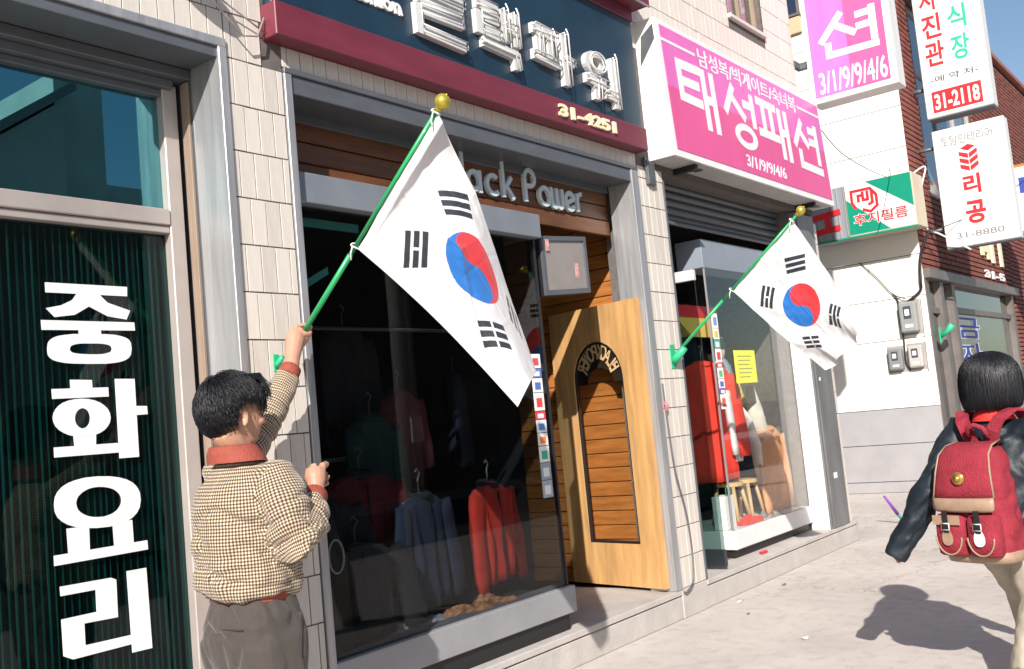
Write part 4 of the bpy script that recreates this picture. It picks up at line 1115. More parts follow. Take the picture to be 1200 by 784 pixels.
for z in (3.4, 4.5):
    t = MB(); t.tube([(X_ + .11, -.01, z), (X_ + .11, .26, z)], .025, 8); t.build('bracket', M['alu_dull'], U)

U = empty('orange_framed_sign', (17.6, -.5, 3.8), 'orange framed sign at the right edge of the picture', 'sign')
box('orange_case', mat('orange_case', (.55, .16, .03), .5), U, 17.5, 17.7, -.95, -.28, 3.60, 4.72, .01)
box('white_face', M['whitevinyl'], U, 17.49, 17.4995, -.92, -.31, 3.65, 4.67)
box('blue_mark', mat('blue_mark', (.03, .06, .35), .5), U, 17.485, 17.4895, -.80, -.36, 4.25, 4.5)
t = MB(); t.tube([(17.6, -.28, 4.2), (17.6, .26, 4.2)], .03, 8); t.build('bracket', M['alu_dull'], U)

# ------------------------------------------------------------------ meters and cables on the white wall
def meter(name, y0, y1, z0, z1, dep, label, col, window=True):
    g = empty(name, (13.4, (y0 + y1) / 2, z0), label, 'meter', 'meters on the white wall')
    box('case', mat('meter_case', col, .45, var=.1, scale=8), g, 13.448 - dep, 13.448, y0, y1, z0, z1, .02)
    ym = (y0 + y1) / 2; hh = z1 - z0; ww_ = y1 - y0
    box('dial_window', M['ink'], g, 13.448 - dep - .006, 13.448 - dep, ym - ww_ * .22, ym + ww_ * .22, z0 + hh * .45, z0 + hh * .85, .002)
    box('dial', M['whitevinyl'], g, 13.448 - dep - .009, 13.448 - dep - .0065, ym - ww_ * .12, ym + ww_ * .14, z0 + hh * .55, z0 + hh * .75)
    box('name_plate', M['whitevinyl'], g, 13.448 - dep - .004, 13.448 - dep, ym - ww_ * .25, ym + ww_ * .2, z0 + hh * .16, z0 + hh * .26)
    box('back_board', M['alu_light'], g, 13.4485, 13.4499, y0 - .03, y1 + .03, z0 - .03, z1 + .03)
meter('electric_meter', .33, .545, 2.06, 2.46, .13, 'large grey electric meter high on the white wall', (.25, .26, .26))
meter('electric_meter', .585, .765, 1.59, 1.88, .10, 'dark grey small meter, left of the lower pair', (.20, .21, .22))
meter('electric_meter', .33, .51, 1.60, 1.89, .10, 'pale grey small meter, right of the lower pair', (.40, .39, .38))
cabm = M['black']
def cable(pts, r_, label, m=cabm, name='cable'):
    mb = MB()
    # smooth the run
    P2 = []
    for i in range(len(pts) - 1):
        p0 = Vector(pts[max(i - 1, 0)]); p1 = Vector(pts[i]); p2 = Vector(pts[i + 1]); p3 = Vector(pts[min(i + 2, len(pts) - 1)])
        for k in range(6):
            t = k / 6
            P2.append(.5 * ((2 * p1) + (p2 - p0) * t + (2 * p0 - 5 * p1 + 4 * p2 - p3) * t * t + (3 * p1 - p0 - 3 * p2 + p3) * t ** 3))
    P2.append(Vector(pts[-1]))
    mb.tube(P2, r_, 6)
    return tag(mb.build(name, m), label, 'cable')
cable([(13.43, .05, 3.35), (13.41, .16, 3.15), (13.41, .22, 2.95), (13.40, .24, 2.72), (13.42, .27, 2.58), (13.40, .44, 2.46)], .018, 'thick black cable dropping from the green sign to the large meter')
cable([(13.42, .62, 2.60), (13.41, .56, 2.5), (13.41, .57, 2.2), (13.42, .55, 2.0), (13.42, .56, 1.7), (13.43, .52, 1.57)], .010, 'thin dark cable running beside the meters')
cable([(13.42, .27, 2.5), (13.43, .28, 2.05), (13.43, .29, 1.55)], .008, 'white conduit right of the meters', M['white'])
cable([(13.43, 1.0, 3.08), (13.42, .80, 2.85), (13.42, .62, 2.60), (13.41, .45, 2.5)], .006, 'thin wire sloping across the white wall to the meter')
cable([(9.18, -.04, 4.10), (10.5, .1, 3.9), (12.0, .1, 3.85), (13.44, .45, 4.25)], .005, 'thin wire strung across the alley behind the upright pink sign')
cable([(13.9, -.30, 3.06), (13.7, .0, 3.30), (13.5, .12, 3.42), (13.55, .12, 3.9), (13.6, .05, 4.2), (13.44, .2, 4.1)], .012, 'looped pale cable between the green sign and the white sign', M['white'])
cable([(13.5, .12, 3.32), (14.2, -.5, 3.62), (15.5, -1.6, 4.5), (17.0, -2.9, 5.2)], .006, 'thin wire crossing in front of the white sign')

# rolled umbrella left in the alley
u_ = empty('rolled_umbrella', (10.6, .0, 0), 'slim purple and green rolled umbrella leaning by the alley corner', 'umbrella')
mb = MB(); mb.tube([(10.45, -.07, .012), (10.38, -.04, .10)], [.008, .016], 8); mb.build('green_end', M['green'], u_)
mb = MB(); mb.tube([(10.38, -.04, .10), (10.22, .02, .30)], [.018, .012], 8); mb.build('purple_cloth', mat('purple_cloth', (.22, .05, .35), .6), u_)

# ------------------------------------------------------------------ flags
M['flagpole'] = mat('green_flag_pole', (.015, .30, .10), .35, coat=.3)
M['flagpole2'] = M['flagpole']
M['brass'] = mat('gold_finial', (.52, .42, .06), .28, metal=.6, var=.1, scale=10)
def flag_mat():
    m = bpy.data.materials.new('flag_print'); m.use_nodes = True
    nt = m.node_tree; p = nt.nodes['Principled BSDF']
    p.inputs['Roughness'].default_value = .75; p.inputs['Sheen Weight'].default_value = .2
    at = nt.nodes.new('ShaderNodeVertexColor'); at.layer_name = 'print'
    n = nt.nodes.new('ShaderNodeTexNoise'); n.inputs['Scale'].default_value = 700
    tc = nt.nodes.new('ShaderNodeTexCoord'); lk(nt, tc.outputs['Object'], n.inputs['Vector'])
    b = nt.nodes.new('ShaderNodeBump'); b.inputs['Strength'].default_value = .08; b.inputs['Distance'].default_value = .002
    lk(nt, n.outputs['Fac'], b.inputs['Height']); lk(nt, b.outputs[0], p.inputs['Normal'])
    tl = nt.nodes.new('ShaderNodeBsdfTranslucent'); mx = nt.nodes.new('ShaderNodeMixShader'); mx.inputs[0].default_value = .22
    lk(nt, at.outputs['Color'], p.inputs['Base Color']); lk(nt, at.outputs['Color'], tl.inputs['Color'])
    out = nt.nodes['Material Output']
    lk(nt, p.outputs[0], mx.inputs[1]); lk(nt, tl.outputs[0], mx.inputs[2]); lk(nt, mx.outputs[0], out.inputs[0])
    return m
M['flag'] = flag_mat()
WHITE, RED, BLUE, BLK = (.66, .645, .65), (.62, .025, .035), (.012, .14, .46), (.015, .02, .032)
def flag_colour(s, t):
    """s 0..3 along the fly, t 0..2 down the hoist (flag proportion 3:2)"""
    x, y = s - 1.5, 1.0 - t
    d = math.hypot(x, y)
    if d < .5:
        # emblem turned along the flag diagonal
        a = math.atan2(2, 3)
        u = x * math.cos(-a) - y * math.sin(-a); v = x * math.sin(-a) + y * math.cos(-a)
        u, v = x * math.cos(a) - y * math.sin(a), x * math.sin(a) + y * math.cos(a)
        red = v > 0
        if math.hypot(u + .25, v) < .25: red = True
        if math.hypot(u - .25, v) < .25: red = False
        return RED if red else BLUE
    a = math.atan2(2, 3)
    for sx_, sy_, bars in ((-1, 1, (1, 1, 1)), (1, -1, (0, 0, 0)), (-1, -1, (1, 0, 1)), (1, 1, (0, 1, 0))):
        cx, cy = sx_ * math.cos(a) * .917, sy_ * math.sin(a) * .917
        ux, uy = sx_ * math.cos(a), sy_ * math.sin(a)        # outwards
        p_, q_ = (x - cx) * ux + (y - cy) * uy, -(x - cx) * uy + (y - cy) * ux
        if abs(p_) < .1667 and abs(q_) < .25:
            for i, c in enumerate((.125, 0, -.125)):
                if abs(p_ - c) < .0417:
                    solid = bars[i]
                    if solid or abs(q_) > .0208: return BLK
    return WHITE

def flag(X, Yb, Zb, shape, label, tip=(-1.0, 2.53)):
    """pole leans out from the facade in the plane X; shape(s,t)->xyz for s,t in 0..1"""
    g = empty('national_flag', (X, Yb, Zb), label, 'flag', 'flags set out on the shop pillars')
    pole = MB(); a, b = Vector((X, Yb, Zb)), Vector((X, tip[0], tip[1]))
    pole.tube([a, a.lerp(b, .42)], .0112, 10); pole.tube([a.lerp(b, .42), b], .0088, 10)
    pole.build('pole', M['flagpole'], g)
    d = (b - a).normalized()
    fi = MB(); fi.ball(b + d * .026, .030, 20, 14); fi.tube([b - d * .012, b + d * .004], .014, 10); fi.tube([b + d * .05, b + d * .06], .004, 6)
    fi.build('finial', M['brass'], g)
    NU, NV = 330, 220
    P = np.zeros((NV + 1, NU + 1, 3))
    for j in range(NV + 1):
        for i in range(NU + 1):
            P[j, i] = shape(i / NU, j / NV)
    me = bpy.data.meshes.new('cloth')
    idx = np.arange((NV + 1) * (NU + 1)).reshape(NV + 1, NU + 1)
    F = np.stack([idx[:-1, :-1], idx[:-1, 1:], idx[1:, 1:], idx[1:, :-1]], -1).reshape(-1, 4)
    me.from_pydata(P.reshape(-1, 3).tolist(), [], F.tolist())
    me.polygons.foreach_set('use_smooth', [True] * len(me.polygons))
    ca = me.color_attributes.new('print', 'FLOAT_COLOR', 'CORNER')
    cols = np.ones((NV, NU, 4))
    for j in range(NV):
        for i in range(NU):
            cols[j, i, :3] = flag_colour((i + .5) / NU * 3, (j + .5) / NV * 2)
    ca.data.foreach_set('color', np.repeat(cols.reshape(-1, 4), 4, axis=0).ravel())
    me.materials.append(M['flag'])
    o = bpy.data.objects.new('cloth', me); C.objects.link(o); adopt(o, g)
    tie = MB()
    top = Vector(shape(0, 0)); bot = Vector(shape(0, 1))
    for p in (top, bot):
        tt = (p - a).dot(d); q = a + d * tt
        ring = []
        s1 = Vector((1, 0, 0)); s2 = d.cross(s1)
        for k in range(13): ring.append(q + (s1 * math.cos(R(30 * k)) + s2 * math.sin(R(30 * k))) * .018 + d * .003 * math.sin(k))
        tie.tube(ring, .0035, 6)
        tie.tube([q + s1 * -.016, q + s1 * -.02 + Vector((0, .01, -.03)), q + s1 * -.018 + Vector((0, .012, -.055))], .0028, 5)
    tie.build('tie_cord', M['whitevinyl'], g)
    return g

def bil(c, s, t):
    (a, b, d_, e) = [Vector(q) for q in c]     # hoist top, hoist bottom, fly bottom, fly top
    return a * (1 - s) * (1 - t) + b * (1 - s) * t + d_ * s * t + e * s * (1 - t)
def sm(x): x = max(0, min(1, x)); return x * x * (3 - 2 * x)
# far flag: hangs open with soft folds near the fly
c2 = [(6.12, -.960, 2.490), (6.12, -.500, 2.108), (6.16, -1.045, 1.525), (6.10, -1.345, 1.745)]
def shape2(s, t):
    p = bil(c2, s, t)
    w_ = .018 * math.sin(6.0 * s + 2.2 * t) * s + .013 * sm((s - .55) / .45) * math.sin(12 * t + 3.5 * s) + .006 * math.sin(11 * (s + t))
    p.x += w_ - .03 * s * s
    p.z -= .030 * math.sin(math.pi * t) * sm(s * 1.3) * .6 + .02 * math.sin(math.pi * s) * t
    p.y += .018 * sm((s - .6) / .4) * math.sin(13 * t) + .02 * math.sin(math.pi * t) * (1 - s)
    cr_ = .0035 * (math.exp(-((s - .5) / .008) ** 2) - math.exp(-((t - .5) / .012) ** 2) + .8 * math.exp(-((s - .25) / .008) ** 2) - .8 * math.exp(-((s - .75) / .008) ** 2))
    p.x += cr_ + .009 * noise.noise(Vector((s * 7, t * 6, 2))) + .004 * noise.noise(Vector((s * 18, t * 13, 4)))
    return p
flag(6.11, .0, 1.722, shape2, 'national flag flying from the second pillar, fully open')
SIL = [(0, -.965, 2.542), (.26, -1.105, 2.283), (.48, -1.172, 2.075), (.70, -1.232, 1.865), (.86, -1.285, 1.70), (1, -1.318, 1.585)]
def flag_one(s, t):
    b = Vector((2.735, -.488 + (-1.205 + .488) * s - .012 * math.sin(math.pi * s), 2.122 + (1.435 - 2.122) * s + .015 * math.sin(math.pi * s)))
    for (s0, y0, z0), (s1, y1, z1) in zip(SIL[:-1], SIL[1:]):
        if s <= s1 + 1e-6:
            k = (s - s0) / (s1 - s0); e = Vector((2.735, y0 + (y1 - y0) * k, z0 + (z1 - z0) * k)); break
    wv_ = (e - b); wl_ = wv_.length; tp = 1 - t; full = .62
    ratio = min(.999, wl_ / full)
    # how far across before the cloth turns edge-on to the street
    if ratio > .985: vis = tp * wl_
    else:
        lo, hi = .01, 8.0
        for _ in range(30):
            mid = (lo + hi) / 2
            if wl_ * 1.02 * (1 - math.exp(-full / (wl_ * 1.02) * mid)) < wl_: lo = mid
            else: hi = mid
        q = 1 - math.exp(-tp * full / wl_)
        vis = wl_ * q / (1 - math.exp(-full / wl_))
        mixk = max(0, min(1, (.985 - ratio) / .25))
        vis = vis * mixk + tp * wl_ * (1 - mixk)
    p = b + wv_ / wl_ * vis
    deep = math.sqrt(max(0, (full * tp) ** 2 - vis ** 2)) * .8
    p += Vector((.77, .60, -.05)) * deep
    n_ = Vector((.77, .60, 0))
    p += n_ * (.010 * math.sin(10 * t + 5 * s) * s + .004 * math.sin(15 * (s + .6 * t)) + .012 * sm((s - .8) / .2) * math.sin(14 * t))
    cr_ = .0035 * (math.exp(-((s - .5) / .008) ** 2) - math.exp(-((t - .5) / .012) ** 2) + .8 * math.exp(-((s - .25) / .008) ** 2) - .8 * math.exp(-((s - .75) / .008) ** 2))
    p += n_ * (cr_ + .011 * noise.noise(Vector((s * 7, t * 6, 5))) + .005 * noise.noise(Vector((s * 20, t * 14, 8))))
    return p
# near flag: top edge droops and the fly curls back on itself
def shape1(s, t):
    # t=0 hoist top, t=1 hoist bottom
    return flag_one(s, t)
flag(2.735, -.06, 1.775, shape1, 'national flag held by the man at the first pillar, fly curled over', tip=(-.972, 2.563))

def holder(name, x, z, label, s=1.0, m=None):
    g = empty(name, (x, 0, z), label, 'flag holder', 'green flag holders')
    MB().box(x - .03 * s, x + .03 * s, -.006, .0, z - .075 * s, z + .07 * s, 0, .002).build('back_plate', m or M['green'], g)
    mb = MB(); d = Vector((0, -.77, .64)); a = Vector((x, -.004, z - .03 * s))
    mb.tube([a, a + d * .05 * s, a + d * .11 * s], [.030 * s, .024 * s, .019 * s], 10); mb.build('socket', m or M['green'], g)
lgreen = mat('bright_green_plastic', (.03, .42, .20), .4)
holder('flag_holder', 2.685, 1.725, 'green flag holder on the first pillar beside the man\'s raised hand', .5, lgreen)
holder('flag_holder', 6.11, 1.735, 'green funnel flag holder on the second pillar', 1.15, lgreen)
g = empty('flag_holder', (13.9, .2, 2.05), 'small green flag holder on the brick building shop front', 'flag holder', 'green flag holders')
mb = MB(); mb.tube([(13.82, .19, 1.98), (13.82, .10, 2.04), (13.82, .03, 2.12)], [.025, .035, .05], 8); mb.build('socket', lgreen, g)
MB().box(13.78, 13.86, .185, .1995, 1.90, 2.10).build('back_plate', lgreen, g)

# cable down the second pillar and the looped cable over the first
cable([(5.905, -.012, 1.55), (5.91, -.02, 1.2), (5.93, -.025, .95), (6.0, -.03, .70), (6.03, -.03, .45), (6.00, -.03, .24), (5.92, -.02, .17), (5.89, -.015, .175)], .006, 'thin grey cable drooping down the second tiled pillar', M['alu_dull'])
cable([(5.905, -.015, 1.42), (5.90, -.03, 1.40), (5.91, -.018, 1.37)], .012, 'small pink tape knot on the second pillar cable', mat('pink_tape', (.6, .15, .2), .6))
lp = empty('wall_lamp', (2.30, -.1, 3.32), 'round white lamp and looped wires above the first pillar', 'lamp')
mb = MB(); mb.loft([[(2.30 + r_ * math.cos(R(t)), -.10 + r_ * math.sin(R(t)), z) for t in range(0, 360, 20)] for r_, z in ((.02, 3.30), (.07, 3.305), (.08, 3.33), (.06, 3.37), (.02, 3.39))]); mb.build('shade', M['white'], lp)
mb = MB(); mb.tube([(2.30, -.10, 3.38), (2.30, -.02, 3.42), (2.30, .0, 3.42)], .012, 8); mb.build('arm', M['alu_dull'], lp)
mb = MB(); mb.tube([(2.36, -.06, 3.36), (2.48, -.05, 3.20), (2.60, -.05, 3.10), (2.68, -.045, 3.12), (2.735, -.03, 3.22)], .0045, 6); mb.tube([(2.36, -.05, 3.34), (2.50, -.04, 3.24), (2.62, -.03, 3.20), (2.74, -.02, 3.16)], .004, 6); mb.build('loose_wire', M['alu_light'], lp)
cable([(6.0, -.008, 3.12), (6.0, -.012, 3.05), (6.02, -.02, 2.98), (6.05, -.02, 2.93)], .012, 'short grey conduit at the top of the second pillar', M['alu_dull'])
box_ = empty('junction_box', (6.06, -.02, 2.95), 'grey junction box under the navy sign on the second pillar', 'box')
MB().box(6.00, 6.10, -.03, .0, 2.93, 3.10, 0, .004).build('case', M['alu_dull'], box_)
# litter
def scrap(x, y, s, label, m):
    mb = MB(); n = 7
    vs = [(x, y, .012)] + [(x + s * math.cos(R(a * 51)) * random.uniform(.6, 1.2), y + s * math.sin(R(a * 51)) * random.uniform(.4, .8), random.uniform(.002, .014)) for a in range(n)]
    mb.add(vs, [(0, 1 + i, 1 + (i + 1) % n) for i in range(n)]); tag(mb.build('paper_scrap', m), label, 'litter', 'litter on the pavement')
scrap(5.55, -.95, .03, 'crumpled white scrap on the pavement left of the girl\'s shadow', M['whitevinyl'])
scrap(6.45, -.12, .025, 'white scrap at the foot of the second pillar', M['whitevinyl'])
scrap(6.1, -.35, .02, 'dark scrap on the pavement before the second pillar', M['ink'])
scrap(7.1, -.18, .03, 'brown leaf on the pavement below the corner window step', mat('brown_leaf', (.2, .13, .08), .8))

# ------------------------------------------------------------------ people
def remesh(mb, name, m, parent, voxel=.007, smooth=6, disp=None, uvfn=None):
    me = bpy.data.meshes.new(name + '_src'); me.from_pydata(mb.v, [], mb.f)
    bm = bmesh.new(); bm.from_mesh(me); bmesh.ops.recalc_face_normals(bm, faces=bm.faces); bm.to_mesh(me); bm.free()
    o = bpy.data.objects.new(name + '_src', me); C.objects.link(o)
    r_ = o.modifiers.new('r', 'REMESH'); r_.mode = 'VOXEL'; r_.voxel_size = voxel; r_.use_smooth_shade = True
    if smooth:
        s_ = o.modifiers.new('s', 'SMOOTH'); s_.factor = .5; s_.iterations = smooth
    dg = bpy.context.evaluated_depsgraph_get()
    me2 = bpy.data.meshes.new_from_object(o.evaluated_get(dg))
    bpy.data.objects.remove(o); bpy.data.meshes.remove(me)
    me2.name = name
    if disp:
        nv = len(me2.vertices)
        nr = np.zeros(nv * 3); me2.vertices.foreach_get('normal', nr); nr = nr.reshape(-1, 3)
        co = np.zeros(nv * 3); me2.vertices.foreach_get('co', co); co = co.reshape(-1, 3)
        d = np.array([disp(Vector(p)) for p in co])
        me2.vertices.foreach_set('co', (co + nr * d[:, None]).ravel())
    me2.materials.clear(); me2.materials.append(m)
    me2.polygons.foreach_set('use_smooth', [True] * len(me2.polygons))
    if uvfn:
        nv = len(me2.vertices)
        co = np.zeros(nv * 3); me2.vertices.foreach_get('co', co); co = co.reshape(-1, 3)
        reg, ang, alo, per = uvfn(co)
        ed_ = np.zeros(len(me2.edges) * 2, dtype=np.int64); me2.edges.foreach_get('vertices', ed_); ed_ = ed_.reshape(-1, 2)
        fld = np.stack([(reg == k).astype(float) for k in range(3)], 1)
        deg = np.bincount(ed_.ravel(), minlength=nv)[:, None] + 1.0
        for _ in range(14):
            acc_ = fld.copy()
            for c_ in range(3):
                acc_[:, c_] += np.bincount(ed_[:, 0], fld[ed_[:, 1], c_], nv) + np.bincount(ed_[:, 1], fld[ed_[:, 0], c_], nv)
            fld = acc_ / deg
        reg = fld.argmax(1)
        uv = me2.uv_layers.new(name='UVMap')
        out = np.zeros((len(me2.loops), 2))
        for p in me2.polygons:
            vi = list(p.vertices)
            rr = [reg[v] for v in vi]; k = max(set(rr), key=rr.count)
            aa = [ang[k][v] for v in vi]
            if max(aa) - min(aa) > math.pi: aa = [a + 2 * math.pi if a < 0 else a for a in aa]
            for li, v, a in zip(p.loop_indices, vi, aa):
                out[li] = (a * per[k], alo[k][v])
        uv.data.foreach_set('uv', out.ravel())
    me2.update()
    ob = bpy.data.objects.new(name, me2); C.objects.link(ob); adopt(ob, parent)
    return ob

def ell_ring(c, ax, ay, a, b, n=20, p=2.0):
    out = []
    for k in range(n):
        t = 2 * math.pi * k / n
        ct, st_ = math.cos(t), math.sin(t)
        x = a * math.copysign(abs(ct) ** (2 / p), ct); y = b * math.copysign(abs(st_) ** (2 / p), st_)
        out.append(Vector(c) + Vector(ax) * x + Vector(ay) * y)
    return out

def grip_hand(mb, wrist, c, axis, palm, hs=1.0, thumb=1):
    """hand closed round an axis through c; palm = direction from the axis to the palm"""
    axis = Vector(axis).normalized(); palm = Vector(palm); palm = (palm - axis * palm.dot(axis)).normalized()
    sd_ = axis.cross(palm) * thumb
    wrist, c = Vector(wrist), Vector(c)
    pc = c + palm * .030 * hs
    dirw = (pc - wrist)
    # palm slab
    mb.tube([wrist, wrist + dirw * .35, pc - dirw.normalized() * .02, pc + dirw.normalized() * .012], [.026 * hs, .030 * hs, .040 * hs, .036 * hs], 12, flat=1.0, up=palm)
    for i in range(4):
        off = axis * ((i - 1.5) * .0205 * hs)
        rr = (.026, .028, .027, .024)[i] * hs
        end = (215, 235, 228, 205)[i]
        pts = []
        for a in range(-20, end, 25):
            pts.append(c + off + (palm * math.cos(R(a)) + sd_ * math.sin(R(a))) * rr)
        n = len(pts)
        mb.tube(pts, [(.0108 - .003 * k / n) * hs for k in range(n)], 8)
        mb.ball(pts[-1], .0078 * hs, 8, 6)
        mb.ball(c + off + (palm * math.cos(R(20)) + sd_ * math.sin(R(20))) * (rr + .003), .0115 * hs, 8, 6)   # knuckle
    t0 = wrist + dirw * .45 - sd_ * .02 * hs
    t1 = c + palm * .020 * hs - sd_ * .030 * hs + axis * .020 * hs
    t2 = c - palm * .008 * hs - sd_ * .030 * hs + axis * .034 * hs
    t3 = c - palm * .030 * hs - sd_ * .012 * hs + axis * .040 * hs
    mb.tube([t0, t1, t2, t3], [.016 * hs, .0135 * hs, .0115 * hs, .0085 * hs], 8); mb.ball(t3, .0085 * hs, 8, 6)

def loose_hand(mb, wrist, d, palm, hs=1.0, side_=1):
    d = Vector(d).normalized(); palm = Vector(palm); palm = (palm - d * palm.dot(d)).normalized(); sd_ = d.cross(palm)
    w_ = Vector(wrist)
    mb.loft([ell_ring(w_ + d * t, sd_, palm, a * hs, b * hs, 12) for t, a, b in ((-.01, .025, .02), (.02, .03, .018), (.06, .04, .016), (.085, .038, .013))])
    for i in range(4):
        b0 = w_ + d * .08 * hs + sd_ * (i - 1.5) * .019 * hs
        L_ = (.062, .072, .068, .052)[i] * hs
        p = [b0]
        dd = d.copy()
        for k in range(3):
            dd = (dd + palm * .35).normalized(); p.append(p[-1] + dd * L_ / 3)
        mb.tube(p, [.0098 * hs, .009 * hs, .0082 * hs, .0068 * hs], 8)
    t0 = w_ + d * .025 - sd_ * side_ * .028
    mb.tube([t0, t0 + d * .03 - sd_ * side_ * .02 + palm * .01, t0 + d * .06 - sd_ * side_ * .022 + palm * .022], [.013, .011, .008], 8)

def skin_mat():
    m = mat('skin', (.46, .245, .165), .5, var=.10, scale=14, bump=.06, bscale=160)
    p = m.node_tree.nodes['Principled BSDF']
    p.inputs['Subsurface Weight'].default_value = .15
    p.inputs['Subsurface Radius'].default_value = (.012, .004, .002)
    return m
M['skin'] = skin_mat()
M['hair'] = mat('black_hair', (.006, .006, .009), .42, spec=.5, rvar=.08, scale=60)

def head_parts(mb, c, f, l, s=1.0):
    """skull, jaw, face features and ears as one union; f forward, l left"""
    c, f, l = Vector(c), Vector(f).normalized(), Vector(l).normalized(); z = Vector((0, 0, 1))
    rot = Matrix((f, l, z)).transposed()
    mb.ball(c + f * -.008 + z * .022, (.098 * s, .080 * s, .098 * s), 24, 16, rot=rot)
    rings = []
    for zz, fx0, a, b in ((.06, .018, .082, .072), (.02, .022, .082, .072), (-.03, .022, .078, .068), (-.07, .026, .066, .056), (-.102, .036, .046, .040), (-.118, .042, .026, .026)):
        rings.append(ell_ring(c + z * zz * s + f * fx0 * s, f, l, a * s, b * s, 22, 2.3))
    mb.loft(rings)
    mb.tube([c + f * .096 * s + z * .012, c + f * .108 * s - z * .016, c + f * .118 * s - z * .034, c + f * .098 * s - z * .042], [.008 * s, .011 * s, .0135 * s, .011 * s], 10)   # nose
    for sg in (-1, 1):
        mb.ball(c + f * .082 * s + l * sg * .034 * s + z * .020, (.018 * s, .024 * s, .010 * s), 10, 8, rot=rot)      # brow
        mb.ball(c + f * .078 * s + l * sg * .042 * s - z * .030, (.018 * s, .022 * s, .020 * s), 10, 8, rot=rot)      # cheek
        # ear: rim and lobe
        e = c - f * .006 * s + l * sg * .078 * s - z * .012
        pts = [e + f * (.017 * math.cos(R(a)) - .006) + z * (.034 * math.sin(R(a))) + l * sg * (.010 + .006 * math.cos(R(a + 120))) for a in range(-100, 200, 25)]
        mb.tube([q * 1.0 for q in pts], .0068 * s, 7)
        mb.ball(e + l * sg * .004, (.012 * s, .007 * s, .026 * s), 10, 8, rot=rot)
        mb.ball(e - z * .026 * s + l * sg * .008, .0085 * s, 8, 6)
    mb.ball(c + f * .090 * s - z * .066, (.012 * s, .024 * s, .006 * s), 10, 6, rot=rot)
    mb.ball(c + f * .088 * s - z * .077, (.012 * s, .020 * s, .0065 * s), 10, 6, rot=rot)

def eyes_parts(c, f, l, parent, s=1.0):
    c, f, l = Vector(c), Vector(f).normalized(), Vector(l).normalized(); z = Vector((0, 0, 1))
    rot = Matrix((f, l, z)).transposed()
    for sg in (-1, 1):
        mb = MB(); mb.ball(c + f * .083 * s + l * sg * .033 * s + z * .002, (.012 * s, .014 * s, .0055 * s), 10, 8, rot=rot); mb.build('eye', M['ink'], parent)
        mb = MB(); mb.tube([c + f * .094 * s + l * sg * .016 * s + z * .024, c + f * .092 * s + l * sg * .034 * s + z * .030, c + f * .078 * s + l * sg * .052 * s + z * .024], [.003, .004, .0025], 6); mb.build('eyebrow', M['hair'], parent)
    mb = MB(); mb.tube([c + f * .100 * s + l * k * .024 * s - z * (.071 + .003 * abs(k)) - f * .012 * abs(k) for k in (-1, -.5, 0, .5, 1)], .0035, 6)
    mb.build('mouth', mat('lip', (.35, .11, .09), .5), parent)

# ---- the man --------------------------------------------------------------
man = empty('person', (2.19, -.38, 0), 'man in a checked jacket and brown trousers, raising one arm to set the flag', 'person', 'people on the pavement')
Fm = Vector((1.0, .03, 0)).normalized(); Lm = Vector((-Fm.y, Fm.x, 0)); Zv = Vector((0, 0, 1))
Fh = Vector((.99, -.13, 0)).normalized(); Lh = Vector((-Fh.y, Fh.x, 0))
hc = Vector((2.152, -.405, 1.508))
shR, elR, wrR, hdR = Vector((2.200, -.545, 1.262)), Vector((2.195, -.630, 1.072)), Vector((2.375, -.548, 1.195)), Vector((2.428, -.515, 1.262))
shL, elL, wrL, hdL = Vector((2.225, -.225, 1.290)), Vector((2.430, -.185, 1.455)), Vector((2.615, -.175, 1.675)), Vector((2.715, -.115, 1.805))
tc_ = Vector((2.195, -.385, 0))
mb = MB()
head_parts(mb, hc, Fh, Lh, 1.0)
mb.tube([hc - Fh * .03 - Zv * .05, Vector((2.165, -.395, 1.39)), Vector((2.18, -.39, 1.33)), Vector((2.19, -.385, 1.25))], [.062, .058, .064, .09], 14)
mb.loft([ell_ring(tc_ + Zv * z, Fm, Lm, a, b, 20) for z, a, b in ((.78, .085, .11), (.95, .09, .12), (1.15, .11, .15), (1.28, .09, .15), (1.34, .05, .06))])
for pts, rr in (((shR, elR, wrR, wrR.lerp(hdR, .3)), (.055, .046, .032, .028)), ((shL, elL, wrL, wrL.lerp(hdL, .3)), (.055, .046, .032, .028))):
    mb.tube(list(pts), list(rr), 12)
mb.tube([tc_ + Zv * 1.25, shR], [.09, .06], 10); mb.tube([tc_ + Zv * 1.25, shL], [.09, .06], 10)
for sg in (-1, 1):
    hp = tc_ + Lm * sg * .085 + Zv * .78
    mb.tube([hp, hp - Zv * .36 + Fm * .01, hp - Zv * .68, hp - Zv * .74], [.070, .056, .04, .04], 12)
pole_d = Vector((0, -.912, .788)).normalized()
gp_ = Vector((2.735, -.06, 1.775)) + pole_d * .075
grip_hand(mb, wrL, gp_, pole_d, Vector((-.75, .35, -.2)), 1.02, 1)
grip_hand(mb, wrR, hdR, Vector((.25, .45, .85)), Vector((-.75, -.35, -.1)), 1.0, -1)
remesh(mb, 'body', M['skin'], man, .0045, 4)
eyes_parts(hc, Fh, Lh, man)
